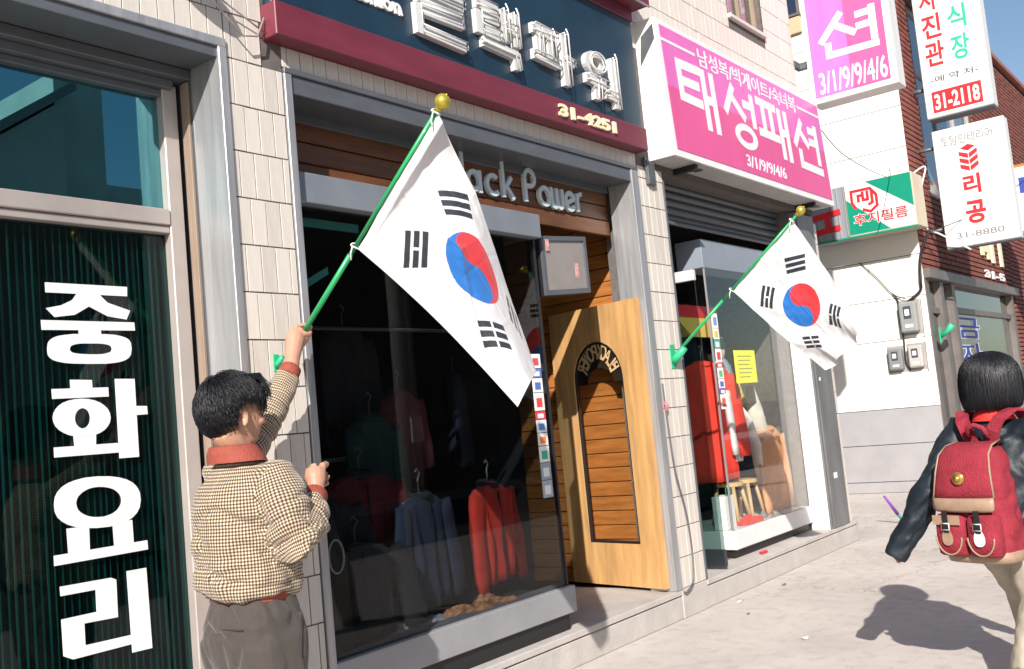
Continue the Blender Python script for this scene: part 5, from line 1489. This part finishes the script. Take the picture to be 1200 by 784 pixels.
# hair: an under-cap and many strands lying from the crown
def strand_hair(name, parent, c, f, l, rads, hairline, crown, nst, length, droop, jitter, seed, zend=None, rad=.0022, seg=6, cap=True):
    rnd = random.Random(seed); z = Vector((0, 0, 1)); mb = MB()
    c, f, l = Vector(c), Vector(f), Vector(l)
    def surf(d, lift=0): return c + f * d[0] * (rads[0] + lift) + l * d[1] * (rads[1] + lift) + z * d[2] * (rads[2] + lift)
    cr = Vector(crown).normalized(); n = 0; tries = 0
    while n < nst and tries < nst * 20:
        tries += 1
        d = Vector((rnd.gauss(0, 1), rnd.gauss(0, 1), rnd.gauss(0, 1))).normalized()
        if not hairline(d): continue
        n += 1
        pts = []; dd = d.copy(); L_ = length * rnd.uniform(.65, 1.15) * (.42 if (abs(d.y) > .45 and -.45 < d.x < .6 and d.z < .55) else 1)
        tang = d - cr * d.dot(cr)
        if tang.length < .15: tang = Vector((rnd.uniform(-1, 1), rnd.uniform(-1, 1), 0))
        tang = (tang - d * tang.dot(d)).normalized() + Vector((rnd.gauss(0, jitter), rnd.gauss(0, jitter), rnd.gauss(0, jitter)))
        p = surf(d, .002); h_ = 0
        lay = rnd.uniform(.002, .022)
        for k in range(seg):
            t = k / (seg - 1)
            pts.append(p.copy())
            dd = (dd + tang * (L_ / seg / rads[0]) - Vector((0, 0, droop * t * L_ / seg / rads[0]))).normalized()
            tang = (tang - dd * tang.dot(dd)).normalized()
            q = surf(dd, .003 + lay * math.sin(math.pi * min(1, t * .8 + .15)))
            p = q
        mb.tube(pts, [rad * (1 - .75 * k / (seg - 1)) for k in range(seg)], 3, cap=False)
    return mb
def man_line(d):
    x, y, zz = d
    if zz > .35: return True if x < .75 or zz > .62 else False
    if x < -.15: return zz > -.62
    if x < .45: return zz > .30
    return zz > .42
hm = strand_hair('hair', man, hc + Zv * .022 - Fh * .008, Fh, Lh, (.106, .090, .108), man_line, (-.35, .15, .93), 6500, .088, .25, .12, 4, rad=.0021)
# fringe sweeping forward
rnd = random.Random(9)
for k in range(260):
    a = rnd.uniform(-1.0, 1.0)
    p0 = hc + Zv * rnd.uniform(.115, .132) + Fh * rnd.uniform(.0, .05) + Lh * a * .06
    p1 = hc + Zv * rnd.uniform(.112, .135) + Fh * rnd.uniform(.065, .088) + Lh * a * .066
    p2 = hc + Zv * rnd.uniform(.070, .100) + Fh * rnd.uniform(.096, .114) + Lh * (a * .074 + rnd.uniform(-.01, .01))
    p3 = hc + Zv * rnd.uniform(.030, .075) + Fh * rnd.uniform(.092, .118) + Lh * (a * .078 + rnd.uniform(-.012, .012))
    hm.tube([p0, p1, p2, p3], [.0022, .0026, .002, .0007], 3, cap=False)
rotH = Matrix((Fh, Lh, Zv)).transposed()
cap = MB(); nu, nv = 40, 26; vs = []; fs = []
for j in range(nv + 1):
    for i in range(nu):
        th, ph = math.pi * j / nv, 2 * math.pi * i / nu
        d = Vector((math.sin(th) * math.cos(ph), math.sin(th) * math.sin(ph), math.cos(th)))
        k = 1.0 if man_line(d) else .86
        vs.append(hc + Zv * .022 - Fh * .008 + rotH @ Vector((d.x * .1075 * k, d.y * .0915 * k, d.z * .1095 * k)))
for j in range(nv):
    for i in range(nu):
        i2 = (i + 1) % nu; fs.append((j * nu + i, (j + 1) * nu + i, (j + 1) * nu + i2, j * nu + i2))
hm.add(vs, fs, True)
hm.build('hair', M['hair'], man, recalc=False)

# checked cloth: two sets of bands crossing
def check_mat():
    m = bpy.data.materials.new('checked_wool'); m.use_nodes = True
    nt = m.node_tree; p = nt.nodes['Principled BSDF']; p.inputs['Roughness'].default_value = .85; p.inputs['Sheen Weight'].default_value = .25
    uv = nt.nodes.new('ShaderNodeUVMap'); uv.uv_map = 'UVMap'
    sp_ = nt.nodes.new('ShaderNodeSeparateXYZ'); lk(nt, uv.outputs[0], sp_.inputs[0])
    def band(sock, period, width):
        a = nt.nodes.new('ShaderNodeMath'); a.operation = 'DIVIDE'; lk(nt, sock, a.inputs[0]); a.inputs[1].default_value = period
        b = nt.nodes.new('ShaderNodeMath'); b.operation = 'FRACT'; lk(nt, a.outputs[0], b.inputs[0])
        c_ = nt.nodes.new('ShaderNodeMath'); c_.operation = 'LESS_THAN'; lk(nt, b.outputs[0], c_.inputs[0]); c_.inputs[1].default_value = width
        return c_.outputs[0]
    bu, bv = band(sp_.outputs[0], .0112, .52), band(sp_.outputs[1], .0112, .52)
    s_ = nt.nodes.new('ShaderNodeMath'); s_.operation = 'ADD'; lk(nt, bu, s_.inputs[0]); lk(nt, bv, s_.inputs[1])
    cr = nt.nodes.new('ShaderNodeValToRGB'); cr.color_ramp.interpolation = 'CONSTANT'
    e = cr.color_ramp.elements; e[0].position = 0; e[0].color = (.60, .51, .385, 1); e[1].position = .33; e[1].color = (.22, .145, .085, 1)
    x = e.new(.8); x.color = (.028, .020, .016, 1)
    h_ = nt.nodes.new('ShaderNodeMath'); h_.operation = 'MULTIPLY'; h_.inputs[1].default_value = .5; lk(nt, s_.outputs[0], h_.inputs[0]); lk(nt, h_.outputs[0], cr.inputs[0])
    lk(nt, cr.outputs[0], p.inputs['Base Color'])
    n = nt.nodes.new('ShaderNodeTexNoise'); n.inputs['Scale'].default_value = 500; b_ = nt.nodes.new('ShaderNodeBump'); b_.inputs['Strength'].default_value = .25; b_.inputs['Distance'].default_value = .004
    tc = nt.nodes.new('ShaderNodeTexCoord'); lk(nt, tc.outputs['Object'], n.inputs['Vector']); lk(nt, n.outputs['Fac'], b_.inputs['Height']); lk(nt, b_.outputs[0], p.inputs['Normal'])
    return m
jk = MB()
prof = [(.876, .128, .162, 0), (.888, .150, .182, -.005), (.935, .164, .194, -.01), (1.00, .164, .194, -.012), (1.10, .158, .190, -.012), (1.20, .150, .195, -.012), (1.265, .120, .168, -.012), (1.31, .092, .120, -.012), (1.345, .072, .078, -.012)]
jk.loft([ell_ring(tc_ + Zv * z + Fm * o_, Fm, Lm, a, b, 28, 2.25) for z, a, b, o_ in prof])
jk.tube([tc_ + Zv * 1.24 - Lm * .08, shR, shR.lerp(elR, .5) + Vector((0, -.012, 0)), elR + Vector((.0, -.005, -.012)), elR.lerp(wrR, .45) + Vector((.01, -.005, -.01)), elR.lerp(wrR, .80)], [.085, .086, .096, .094, .088, .060], 18)
jk.tube([tc_ + Zv * 1.25 + Lm * .08, shL, shL.lerp(elL, .5) - Zv * .018, elL - Zv * .014, elL.lerp(wrL, .55) - Zv * .012, elL.lerp(wrL, .92)], [.085, .080, .082, .074, .064, .050], 18)
armR = [shR, elR, wrR]; armL = [shL, elL, wrL]
def seg_info(co, A):
    best = None; acc = 0
    for a, b in zip(A[:-1], A[1:]):
        a_, b_ = np.array(a), np.array(b); ab = b_ - a_; L_ = np.linalg.norm(ab)
        t = ((co - a_) @ ab) / L_ ** 2
        tt = np.clip(t, 0, 1); q = a_ + tt[:, None] * ab; dist = np.linalg.norm(co - q, axis=1)
        u = np.cross(ab / L_, [0.2, .3, 1.]); u /= np.linalg.norm(u); v = np.cross(ab / L_, u)
        an = np.arctan2((co - q) @ v, (co - q) @ u); al = acc + t * L_
        if best is None: best = [dist, an, al]
        else:
            k = dist < best[0]
            best = [np.where(k, dist, best[0]), np.where(k, an, best[1]), np.where(k, al, best[2])]
        acc += L_
    return best
def jack_uv(co):
    r1 = seg_info(co, armR); r2 = seg_info(co, armL)
    rel = co - np.array(tc_); x = rel @ np.array(Fm); y = rel @ np.array(Lm)
    an = np.arctan2(y / .21, x / .165)
    tor = np.hypot(x / .17, y / .215)
    reg = np.zeros(len(co), int)
    reg[(r1[0] < .10) & (tor > .93) & (y < 0)] = 1
    reg[(r2[0] < .105) & ((tor > .95) | (co[:, 2] > 1.36)) & (y > -.02) & (r2[2] > .05)] = 2
    return reg, [an, r1[1], r2[1]], [co[:, 2], r1[2], r2[2]], [.19, .08, .075]
def jack_disp(p):
    r1 = (p - elR).length; r2 = (p - elL).length
    n1 = noise.noise(Vector((p.x * 7, p.y * 7, p.z * 16)))
    n2 = noise.noise(Vector((p.x * 20 + p.z * 14, p.y * 20, p.z * 20 - p.x * 10)))
    n3 = abs(noise.noise(Vector((p.x * 6 + 3, p.y * 6, p.z * 11 + p.x * 5))))
    k = .008 * n1 + .0045 * n2 - .016 * max(0, 1 - n3 * 4) * (.3 + .7 * min(1, max(0, (1.28 - p.z) / .15)))
    low = max(0, 1 - abs(p.z - .93) / .12)
    k += low * .018 * noise.noise(Vector((p.x * 20, p.y * 20, p.z * 9 + 4)))
    fold = max(0, 1 - r1 / .16)
    k += fold * .008 * math.sin(45 * (p.z + .6 * p.x) + 6 * n1) * .6
    fold = max(0, 1 - r2 / .16)
    k += fold * .008 * math.sin(55 * (p.z * .7 + p.x * .7))
    for A_ in (armR, armL):
        acc_ = 0
        for a_, b_ in zip(A_[:-1], A_[1:]):
            ab = b_ - a_; t_ = (p - a_).dot(ab) / ab.length_squared
            if -.1 < t_ < 1.1:
                q_ = a_ + ab * t_; dd = p - q_
                if dd.length < .115:
                    s_ = acc_ + t_ * ab.length
                    an_ = math.atan2(dd.dot(ab.cross(Vector((0, 0, 1))).normalized()), dd.z)
                    for c0, ph_ in ((.10, 0), (.155, 1.6), (.205, .4), (.25, 3.0), (.295, 1.0), (.345, 2.2), (.40, .2)):
                        x_ = (s_ - c0 - .018 * math.sin(an_ + ph_)) / .010
                        k -= .0095 * math.exp(-x_ * x_) * (.5 + .5 * math.cos(an_ - ph_))
            acc_ += ab.length
    rel_ = p - tc_; an_ = math.atan2(rel_.dot(Lm), rel_.dot(Fm))
    if abs(rel_.dot(Lm)) < .19:
        for z0_, am_, ph_ in ((.965, .012, 0.3), (1.01, .007, 1.9), (1.16, .006, 3.0), (.935, .008, 2.4)):
            x_ = (p.z - z0_ - .020 * math.sin(2.2 * an_ + ph_)) / .011
            k -= am_ * math.exp(-x_ * x_) * (.55 + .45 * math.sin(1.7 * an_ + 2 * ph_))
    return k
remesh(jk, 'jacket', check_mat(), man, .008, 5, jack_disp, jack_uv)
rib = mat('rust_rib_knit', (.27, .055, .035), .8, var=.12, scale=30, bump=.3, bscale=90)
wb = MB(); wb.loft([ell_ring(tc_ + Zv * z, Fm, Lm, a, b, 32, 2.2) for z, a, b in ((.862, .116, .152), (.870, .122, .157), (.905, .122, .157), (.92, .116, .152))]); wb.build('waistband', rib, man)
cf = MB()
for (w0, w1, r_) in ((elR.lerp(wrR, .78), wrR + (hdR - wrR) * .12, .043), (elL.lerp(wrL, .88), wrL + (hdL - wrL) * .10, .042)):
    cf2 = MB(); cf2.tube([w0, w0.lerp(w1, .2), w0.lerp(w1, .9), w1], [r_ * .9, r_ * 1.05, r_, r_ * .85], 18); cf2.build('cuff', rib, man)
cl = MB()
col_c = Vector((2.170, -.392, 1.345))
rg = []
for z, a, b, f_ in ((-.006, .100, .116, .0), (.024, .098, .104, -.006), (.050, .086, .088, -.012), (.053, .078, .080, -.012), (.03, .074, .076, -.006), (.0, .07, .075, 0)):
    ring = []
    for k in range(30):
        t = 2 * math.pi * k / 30
        drop = -.045 * max(0, math.cos(t)) ** 2
        ring.append(col_c + Fm * (a * math.cos(t) + f_) + Lm * b * math.sin(t) + Zv * (z + drop))
    rg.append(ring)
cl.loft(rg, cap=False); cl.build('collar', rib, man)
tr2 = MB()
tr2.loft([ell_ring(tc_ + Zv * z + Fm * o_, Fm, Lm, a, b, 28, 2.3) for z, a, b, o_ in ((.58, .11, .11, .0), (.66, .130, .16, -.005), (.70, .135, .175, -.005), (.76, .142, .180, -.008), (.82, .136, .172, -.004), (.89, .118, .156, 0))])
for sg in (-1, 1):
    hp = tc_ + Lm * sg * .092
    tr2.loft([ell_ring(hp + Zv * z + Fm * o_, Fm, Lm, a, b, 20, 2.2) for z, a, b, o_ in ((.04, .075, .075, .0), (.25, .088, .085, -.005), (.45, .102, .092, .0), (.62, .122, .100, 0), (.74, .135, .096, 0), (.80, .12, .08, 0))])
def trou_disp(p):
    cr = 0
    for sg in (-1, 1):
        d_ = p - (tc_ + Lm * sg * .092)
        cr += .003 * math.exp(-((d_.dot(Lm)) / .012) ** 2) * (1 if p.z < .80 else .4)       # pressed crease
    cr -= .010 * math.exp(-(((p - tc_).dot(Lm)) / .014) ** 2) * (1 if p.z < .78 else 0)
    fold = abs(noise.noise(Vector((p.x * 7 + p.z * 4, p.y * 7, p.z * 6))))
    return cr - .012 * max(0, 1 - 5 * fold) + .008 * noise.noise(Vector((p.x * 12, p.y * 12, p.z * 5))) + .004 * noise.noise(Vector((p.x * 30 + p.z * 8, p.y * 30, p.z * 12)))
remesh(tr2, 'trousers', mat('brown_wool_trousers', (.050, .040, .035), .85, var=.12, scale=40, bump=.2, bscale=300, sheen=.2), man, .008, 5, trou_disp)
for sg in (-1, 1):
    hp = tc_ + Lm * sg * .092
    sh_ = MB(); sh_.loft([ell_ring(hp + Fm * o_ + Zv * z, Fm, Lm, a, b, 20, 2.4) for z, a, b, o_ in ((.002, .135, .048, .06), (.03, .135, .050, .06), (.06, .11, .045, .04), (.09, .06, .042, .0))]); sh_.build('shoe', M['black'], man)
pk_ = MB(); pk_.tube([tc_ + Lm * -.165 + Fm * .07 + Zv * .80, tc_ + Lm * -.178 + Fm * .045 + Zv * .66], .0035, 6); pk_.tube([tc_ + Lm * -.10 - Fm * .128 + Zv * .785, tc_ + Lm * -.02 - Fm * .146 + Zv * .79], .003, 6); pk_.build('pocket_edge', mat('pocket_edge', (.022, .018, .016), .8), man)

# ---- the girl -------------------------------------------------------------
girl = empty('person', (4.89, -2.24, 0), 'girl with black bobbed hair in a navy jacket, walking away with a rucksack', 'person', 'people on the pavement')
Fg = Vector((.955, -.295, 0)).normalized(); Lg = Vector((-Fg.y, Fg.x, 0))
g0 = Vector((4.89, -2.245, 0))
def gl(f, l, z): return g0 + Fg * f + Lg * l + Zv * z
gh = gl(.02, 0, 1.365)
gsL, geL, gwL = gl(0, .165, 1.150), Vector((4.765, -1.955, .885)), Vector((4.752, -1.825, .685))
gsR, geR, gwR = gl(0, -.165, 1.150), gl(.02, -.245, .91), gl(.12, -.27, .70)
mb = MB()
head_parts(mb, gh, Fg, Lg, .93)
mb.tube([gh - Fg * .03 - Zv * .05, gl(.0, 0, 1.25), gl(0, 0, 1.20), gl(0, 0, 1.12)], [.052, .046, .052, .08], 12)
mb.loft([ell_ring(gl(0, 0, z), Fg, Lg, a, b, 20) for z, a, b in ((.66, .09, .125), (.8, .085, .11), (1.0, .09, .12), (1.12, .07, .125), (1.20, .045, .05))])
mb.tube([gl(0, 0, 1.12), gsL, geL, gwL], [.07, .045, .038, .026], 12); mb.tube([gl(0, 0, 1.12), gsR, geR, gwR], [.07, .045, .038, .026], 12)
loose_hand(mb, gwL, (gwL - geL), -Lg, .85, 1); loose_hand(mb, gwR, (gwR - geR), Lg, .85, -1)
kneeL, footL = gl(.20, .075, .40), gl(.26, .07, .07)
kneeR, footR = gl(.02, -.085, .39), gl(-.16, -.09, .11)
mb.tube([gl(0, .075, .70), kneeL, footL], [.075, .05, .035], 12); mb.tube([gl(0, -.075, .70), kneeR, footR], [.075, .05, .035], 12)
remesh(mb, 'body', M['skin'], girl, .006, 4)
eyes_parts(gh, Fg, Lg, girl, .93)
# bob: cap plus long strands that fall and turn in at the jaw
hb = MB()
rgs = []
for z, a, b, o_ in ((.130, .02, .02, -.01), (.124, .062, .058, -.01), (.100, .098, .094, -.01), (.06, .118, .116, -.012), (.0, .124, .126, -.014), (-.05, .122, .128, -.016), (-.095, .114, .122, -.018), (-.118, .100, .108, -.016), (-.112, .085, .09, -.012)):
    ring = []
    for k in range(64):
        t = 2 * math.pi * k / 64
        fr_ = max(0, math.cos(t)) ** 3
        zz = z
        if z < .03: zz = .03 + (z - .03) * (1 - .95 * fr_)
        w_ = 1 + .006 * math.sin(23 * t + 2 * z * 30) + .004 * math.sin(41 * t)
        ring.append(gh + Fg * (a * math.cos(t) * w_ + o_) + Lg * b * math.sin(t) * w_ + Zv * zz)
    rgs.append(ring)
hb.loft(rgs, cap=True)
rnd = random.Random(21)
for k in range(3600):
    t = rnd.uniform(.55, 2 * math.pi - .55)
    lay = rnd.uniform(-.004, .007)
    zb_ = -.118 + rnd.uniform(-.010, .012) + .02 * max(0, math.cos(t))
    pts = []
    t0 = t + rnd.gauss(0, .06)
    st0 = rnd.uniform(0, .45)
    for i in range(8):
        s = st0 + (1 - st0) * i / 7
        if s < .45:
            ph = s / .45 * math.pi / 2
            a, b, z = .122 * math.sin(ph), .124 * math.sin(ph), .02 + .112 * math.cos(ph)
        else:
            q = (s - .45) / .55
            a, b, z = .122 + .004 * math.sin(3 * q) - .012 * q ** 4, .126 + .004 * math.sin(3 * q) - .012 * q ** 4, .02 + (zb_ - .02) * q
        tt = t0 + (t - t0) * s
        pts.append(gh + Fg * ((a + lay) * math.cos(tt) - .014) + Lg * (b + lay) * math.sin(tt) + Zv * (z + lay * .5))
    hb.tube(pts, [.0019] * 6 + [.0015, .0007], 3, cap=False)
hb.build('hair', M['hair'], girl, recalc=False)
gj = MB()
gj.loft([ell_ring(gl(o_, 0, z), Fg, Lg, a, b, 28, 2.25) for z, a, b, o_ in ((.66, .125, .165, 0), (.72, .135, .178, 0), (.85, .130, .172, 0), (1.0, .128, .172, 0), (1.09, .112, .172, 0), (1.15, .09, .150, 0), (1.19, .07, .085, 0), (1.215, .058, .062, 0))])
gj.tube([gl(0, .07, 1.11), gsL, gsL.lerp(geL, .5), geL, geL.lerp(gwL, .5), gwL + (gwL - geL) * .42], [.085, .082, .078, .072, .064, .054], 18)
gj.tube([gl(0, -.07, 1.11), gsR, gsR.lerp(geR, .5), geR, geR.lerp(gwR, .5), gwR + (gwR - geR) * .10], [.085, .076, .070, .064, .055, .046], 18)
def gj_disp(p):
    k = -.010 * max(0, 1 - 4 * abs(noise.noise(Vector((p.x * 7, p.y * 7, p.z * 9 + p.y * 6))))) + .007 * noise.noise(Vector((p.x * 9, p.y * 9, p.z * 14))) + .005 * noise.noise(Vector((p.x * 22 + p.z * 18, p.y * 22, p.z * 20)))
    k += max(0, 1 - (p - geL).length / .15) * .004 * math.sin(50 * p.z + 9 * p.y + 3 * noise.noise(p * 8))
    return k
remesh(gj, 'jacket', mat('navy_nylon', (.005, .011, .019), .55, var=.15, scale=14, bump=.15, bscale=40), girl, .008, 5, gj_disp)
redk = mat('red_collar_cloth', (.62, .03, .025), .75, bump=.1)
rc = MB(); rg = []
for z, a, b in ((-.005, .085, .098), (.03, .078, .082), (.05, .066, .068), (.048, .058, .060), (.02, .058, .06)):
    rg.append([gl(a * math.cos(2 * math.pi * k / 28) - .004, b * math.sin(2 * math.pi * k / 28), 1.195 + z - .03 * max(0, math.cos(2 * math.pi * k / 28))) for k in range(28)])
rc.loft(rg, cap=False); rc.build('collar', redk, girl)
gt = MB()
gt.loft([ell_ring(gl(0, 0, z), Fg, Lg, a, b, 24, 2.2) for z, a, b in ((.60, .115, .145), (.66, .125, .155), (.74, .115, .145), (.80, .10, .13))])
for sg, kn_, ft in ((1, kneeL, footL), (-1, kneeR, footR)):
    hp = gl(.0, .078 * sg, .66)
    gt.tube([hp, hp.lerp(kn_, .5), kn_, kn_.lerp(ft, .5), ft], [.104, .098, .088, .082, .080], 18)
remesh(gt, 'trousers', mat('khaki_cotton', (.37, .325, .26), .8, var=.12, scale=10, bump=.15, bscale=200), girl, .009, 5, lambda p: .007 * noise.noise(Vector((p.x * 14, p.y * 14, p.z * 12))) + .004 * noise.noise(Vector((p.x * 30, p.y * 30, p.z * 22))))
for ft, tilt in ((footL, 0), (footR, .5)):
    s2 = MB()
    base = ft - Zv * .035
    s2.loft([ell_ring(base + Fg * (o_) + Zv * (z - tilt * .12 * (o_ > .03)), Fg, Lg, a, b, 18, 2.4) for z, a, b, o_ in ((-.03, .115, .042, .05), (.0, .115, .044, .05), (.03, .09, .04, .03), (.06, .05, .038, .0))]); s2.build('shoe', M['black'], girl)

# ---- her rucksack ---------------------------------------------------------
bag = empty('rucksack', gl(-.2, 0, .6), 'red canvas rucksack with tan trim and brass badge on the girl\'s back', 'rucksack')
canvas = mat('red_canvas', (.27, .026, .042), .85, var=.22, scale=16, bump=.5, bscale=140, spec=.25)
tanm = mat('tan_leather', (.31, .205, .14), .5, var=.15, scale=16, bump=.08)
bodyb = MB()
def bg_ring(f, z, a, b, p=3.2): return ell_ring(gl(f, .0, z), Fg, Lg, a, b, 32, p)
bodyb.loft([bg_ring(-.200, .615, .080, .13), bg_ring(-.210, .632, .108, .150), bg_ring(-.212, .72, .116, .158), bg_ring(-.210, .84, .108, .150), bg_ring(-.205, .96, .096, .138), bg_ring(-.19, 1.05, .080, .122), bg_ring(-.18, 1.085, .06, .10)])
remesh(bodyb, 'main_bag', canvas, bag, .008, 4, lambda p: .008 * noise.noise(Vector((p.x * 12, p.y * 12, p.z * 12))) - .007 * max(0, 1 - 5 * abs(noise.noise(Vector((p.x * 6, p.y * 6, p.z * 9))))))
bt = MB(); bt.loft([bg_ring(-.205, .592, .070, .120), bg_ring(-.208, .600, .104, .148), bg_ring(-.211, .645, .1125, .1535), bg_ring(-.211, .648, .09, .14)]); bt.build('tan_base', tanm, bag)
# flap: curved sheet over the top and down the back
def sheet(name, m, prof, half, thick, parent, nseg=16, round_=0.0):
    mb = MB(); vs, fs = [], []
    n = len(prof)
    for side_ in (0, 1):
        for (f, z, hw) in prof:
            for k in range(nseg + 1):
                u = -1 + 2 * k / nseg
                bulge = -.020 * (1 - abs(u) ** 3)
                vs.append(gl(f + bulge - (thick if side_ else 0), u * hw, z))
    for side_ in (0, 1):
        for i in range(n - 1):
            for k in range(nseg):
                a = side_ * n * (nseg + 1) + i * (nseg + 1) + k
                fs.append((a, a + 1, a + nseg + 2, a + nseg + 1))
    o2 = n * (nseg + 1)
    for i in range(n - 1):
        for k in (0, nseg):
            a = i * (nseg + 1) + k; fs.append((a, a + nseg + 1, a + nseg + 1 + o2, a + o2))
    for k in range(nseg):
        for i in (0, n - 1):
            a = i * (nseg + 1) + k; fs.append((a, a + 1, a + 1 + o2, a + o2))
    return mb.add(vs, fs, True).build(name, m, parent)
flp = sheet('flap', canvas, [(-.10, 1.098, .092), (-.16, 1.108, .098), (-.235, 1.097, .106), (-.285, 1.060, .114), (-.308, .99, .123), (-.320, .92, .132), (-.326, .872, .137)], 0, .008, bag)
sheet('flap_trim', tanm, [(-.334, .880, .1385), (-.338, .855, .140), (-.336, .832, .137), (-.330, .820, .126)], 0, .007, flp)
for sg in (-1, 1):
    ed = MB(); ed.tube([gl(-.16, sg * .098, 1.110), gl(-.24, sg * .107, 1.095), gl(-.292, sg * .115, 1.06), gl(-.316, sg * .124, .99), gl(-.334, sg * .137, .88)], .0045, 8)
    ed.build('edge_binding', tanm, flp)
bd_ = MB(); cb = gl(-.352, .0, .965)
bd_.tube([cb, cb - Fg * .006], [.027, .025], 28); bd_.tube([cb - Fg * .003 + (Lg * math.cos(R(a)) + Zv * math.sin(R(a))) * .025 for a in range(0, 361, 15)], .0035, 6)
bd_.ball(cb - Fg * .006, (.014, .014, .014), 12, 8)
bd_.build('brass_badge', mat('brass_badge', (.55, .36, .12), .3, metal=.8, var=.2, scale=60), flp)
for sg in (1, -1):
    pkt = MB()
    pkt.loft([ell_ring(gl(f, sg * .072, z), Fg, Lg, a, b, 24, 3.4) for z, a, b, f in ((.632, .028, .058, -.315), (.642, .040, .066, -.318), (.70, .046, .069, -.320), (.79, .040, .068, -.318), (.808, .028, .060, -.314))])
    po = pkt.build('pocket', canvas, bag)
    pl = MB(); pl.tube([gl(-.362, sg * .072 + .060 * math.cos(R(a)) * .98, .735 + .075 * math.sin(R(a)) - .02) for a in range(180, 361, 12)], .004, 6); pl.build('pocket_piping', tanm, po)
    if sg > 0:
        sheet('pocket_flap', tanm, [(-.345, .812, .0), (-.345, .812, .0)], 0, .004, po) if False else None
        f2 = MB(); f2.prism([(sg * .072 - .062, .808), (sg * .072 + .062, .808), (sg * .072 + .062, .768), (sg * .072 - .062, .768)], lambda u, v, d: tuple(gl(-.366 - d, u, v)), 0, .004); f2.build('pocket_flap', tanm, po)
    tgm = tanm if sg > 0 else M['whitevinyl']
    f3 = MB(); f3.prism([(sg * .072 + .024 * math.cos(R(a)) , .712 + .036 * math.sin(R(a)) - .004 * math.cos(R(2 * a))) for a in range(0, 360, 15)], lambda u, v, d: tuple(gl(-.370 - d, u, v)), 0, .004); f3.build('strap_end', tgm, po)
    f4 = MB(); f4.prism([(sg * .072 - .012, .83), (sg * .072 + .012, .83), (sg * .072 + .012, .735), (sg * .072 - .012, .735)], lambda u, v, d: tuple(gl(-.374 - d, u, v)), 0, .003); f4.build('strap', M['black'], po)
    f5 = MB(); f5.tube([gl(-.380, sg * .072 + a, b) for a, b in ((-.018, .775), (.018, .775), (.018, .748), (-.018, .748), (-.018, .775))], .003, 6); f5.build('buckle', M['chrome'], po)
for sg in (-1, 1):
    sp_ = MB(); path = [gl(-.125, sg * .045, 1.095), gl(-.135, sg * .060, 1.150), gl(-.118, sg * .085, 1.200), gl(-.06, sg * .115, 1.235), gl(.0, sg * .118, 1.225), gl(.07, sg * .125, 1.16), gl(.13, sg * .135, 1.02), gl(.13, sg * .15, .86), gl(.02, sg * .185, .74), gl(-.12, sg * .16, .69)]
    rings = []
    for i, p in enumerate(path):
        t = (path[min(i + 1, len(path) - 1)] - path[max(i - 1, 0)]).normalized()
        wdv = Lg * .96 + Fg * 0; wdv = (wdv - t * wdv.dot(t)).normalized(); nrm = t.cross(wdv)
        h2 = .029 if i < 7 else .014
        rings.append([p + wdv * h2 + nrm * .006, p - wdv * h2 + nrm * .006, p - wdv * h2 - nrm * .006, p + wdv * h2 - nrm * .006])
    sp_.loft(rings, smooth=False); sp_.build('shoulder_strap', canvas, bag)
lpn = MB(); lpn.tube([gl(-.15, .045, 1.12), gl(-.17, .035, 1.165), gl(-.175, 0, 1.18), gl(-.17, -.035, 1.165), gl(-.15, -.045, 1.12)], .011, 10); lpn.build('grab_loop', canvas, bag)

# ------------------------------------------------------------------ across the street (seen mirrored in the glass)
O = empty('street_house', (8, -14, 0), 'grey rendered house across the street, mirrored in the restaurant glass', 'building')
hw = mat('grey_render', (.42, .42, .40), .8, var=.1, scale=1.5)
mb = MB(); mb.box(2.0, 5.6, -16, -11.6, 0, 5.2); mb.box(8.62, 9.5, -17, -12.0, 0, 8.1); mb.box(9.501, 13, -17, -12.2, 0, 6.3)
mb.prism([(5.6, 0), (8.6, 0), (8.6, 7.5), (5.6, 5.3)], lambda u, v, d: (u, -11.7 - d, v), 0, 4.5); mb.build('walls', hw, O)
mb = MB(); mb.prism([(5.4, 5.22), (8.7, 7.62), (8.7, 7.80), (5.4, 5.40)], lambda u, v, d: (u, -11.4 - d, v), 0, 5); mb.build('roof', mat('slate_roof', (.16, .17, .17), .7), O)
for x in (3.0, 5.2): box('window', mat('dark_house_pane', (.03, .04, .05), .1), O, x, x + 1.2, -11.62, -11.59, 2.6, 4.0)
for x in (10.2, 11.6): box('window', mat('dark_house_pane', (.03, .04, .05), .1), O, x, x + .9, -12.22, -12.19, 3.6, 5.2)
O = empty('street_house', (18, -14, 0), 'brown shop house across the street, mirrored in the show windows', 'building')
mb = MB(); mb.box(13.4, 26, -18, -12, 0, 6.2); mb.build('walls', mat('brown_render', (.20, .15, .12), .8, var=.15, scale=1.5), O)
for x in (14.5, 17.5, 20.5): box('window', mat('dark_house_pane', (.03, .04, .05), .1), O, x, x + 1.8, -12.02, -11.98, .3, 2.6)
box('parapet', M['concrete'], O, 13.3, 26.1, -12.1, -11.9, 6.2, 6.45)
O = empty('utility_pole', (10.1, -6.2, -.13), 'grey concrete utility pole at the kerb, mirrored in the dark show window', 'pole')
mb = MB(); mb.tube([(10.1, -6.2, -.13), (10.1, -6.2, 9.0)], [.17, .12], 16); mb.build('shaft', mat('pole_concrete', (.36, .37, .36), .8, var=.12, scale=4), O)
mb = MB(); mb.box(9.4, 10.8, -6.26, -6.14, 8.2, 8.3); mb.build('cross_arm', M['alu_dull'], O)
mb = MB(); mb.box(9.98, 10.2, -6.05, -6.02, 1.25, 1.6); mb.build('notice', M['whitevinyl'], O)
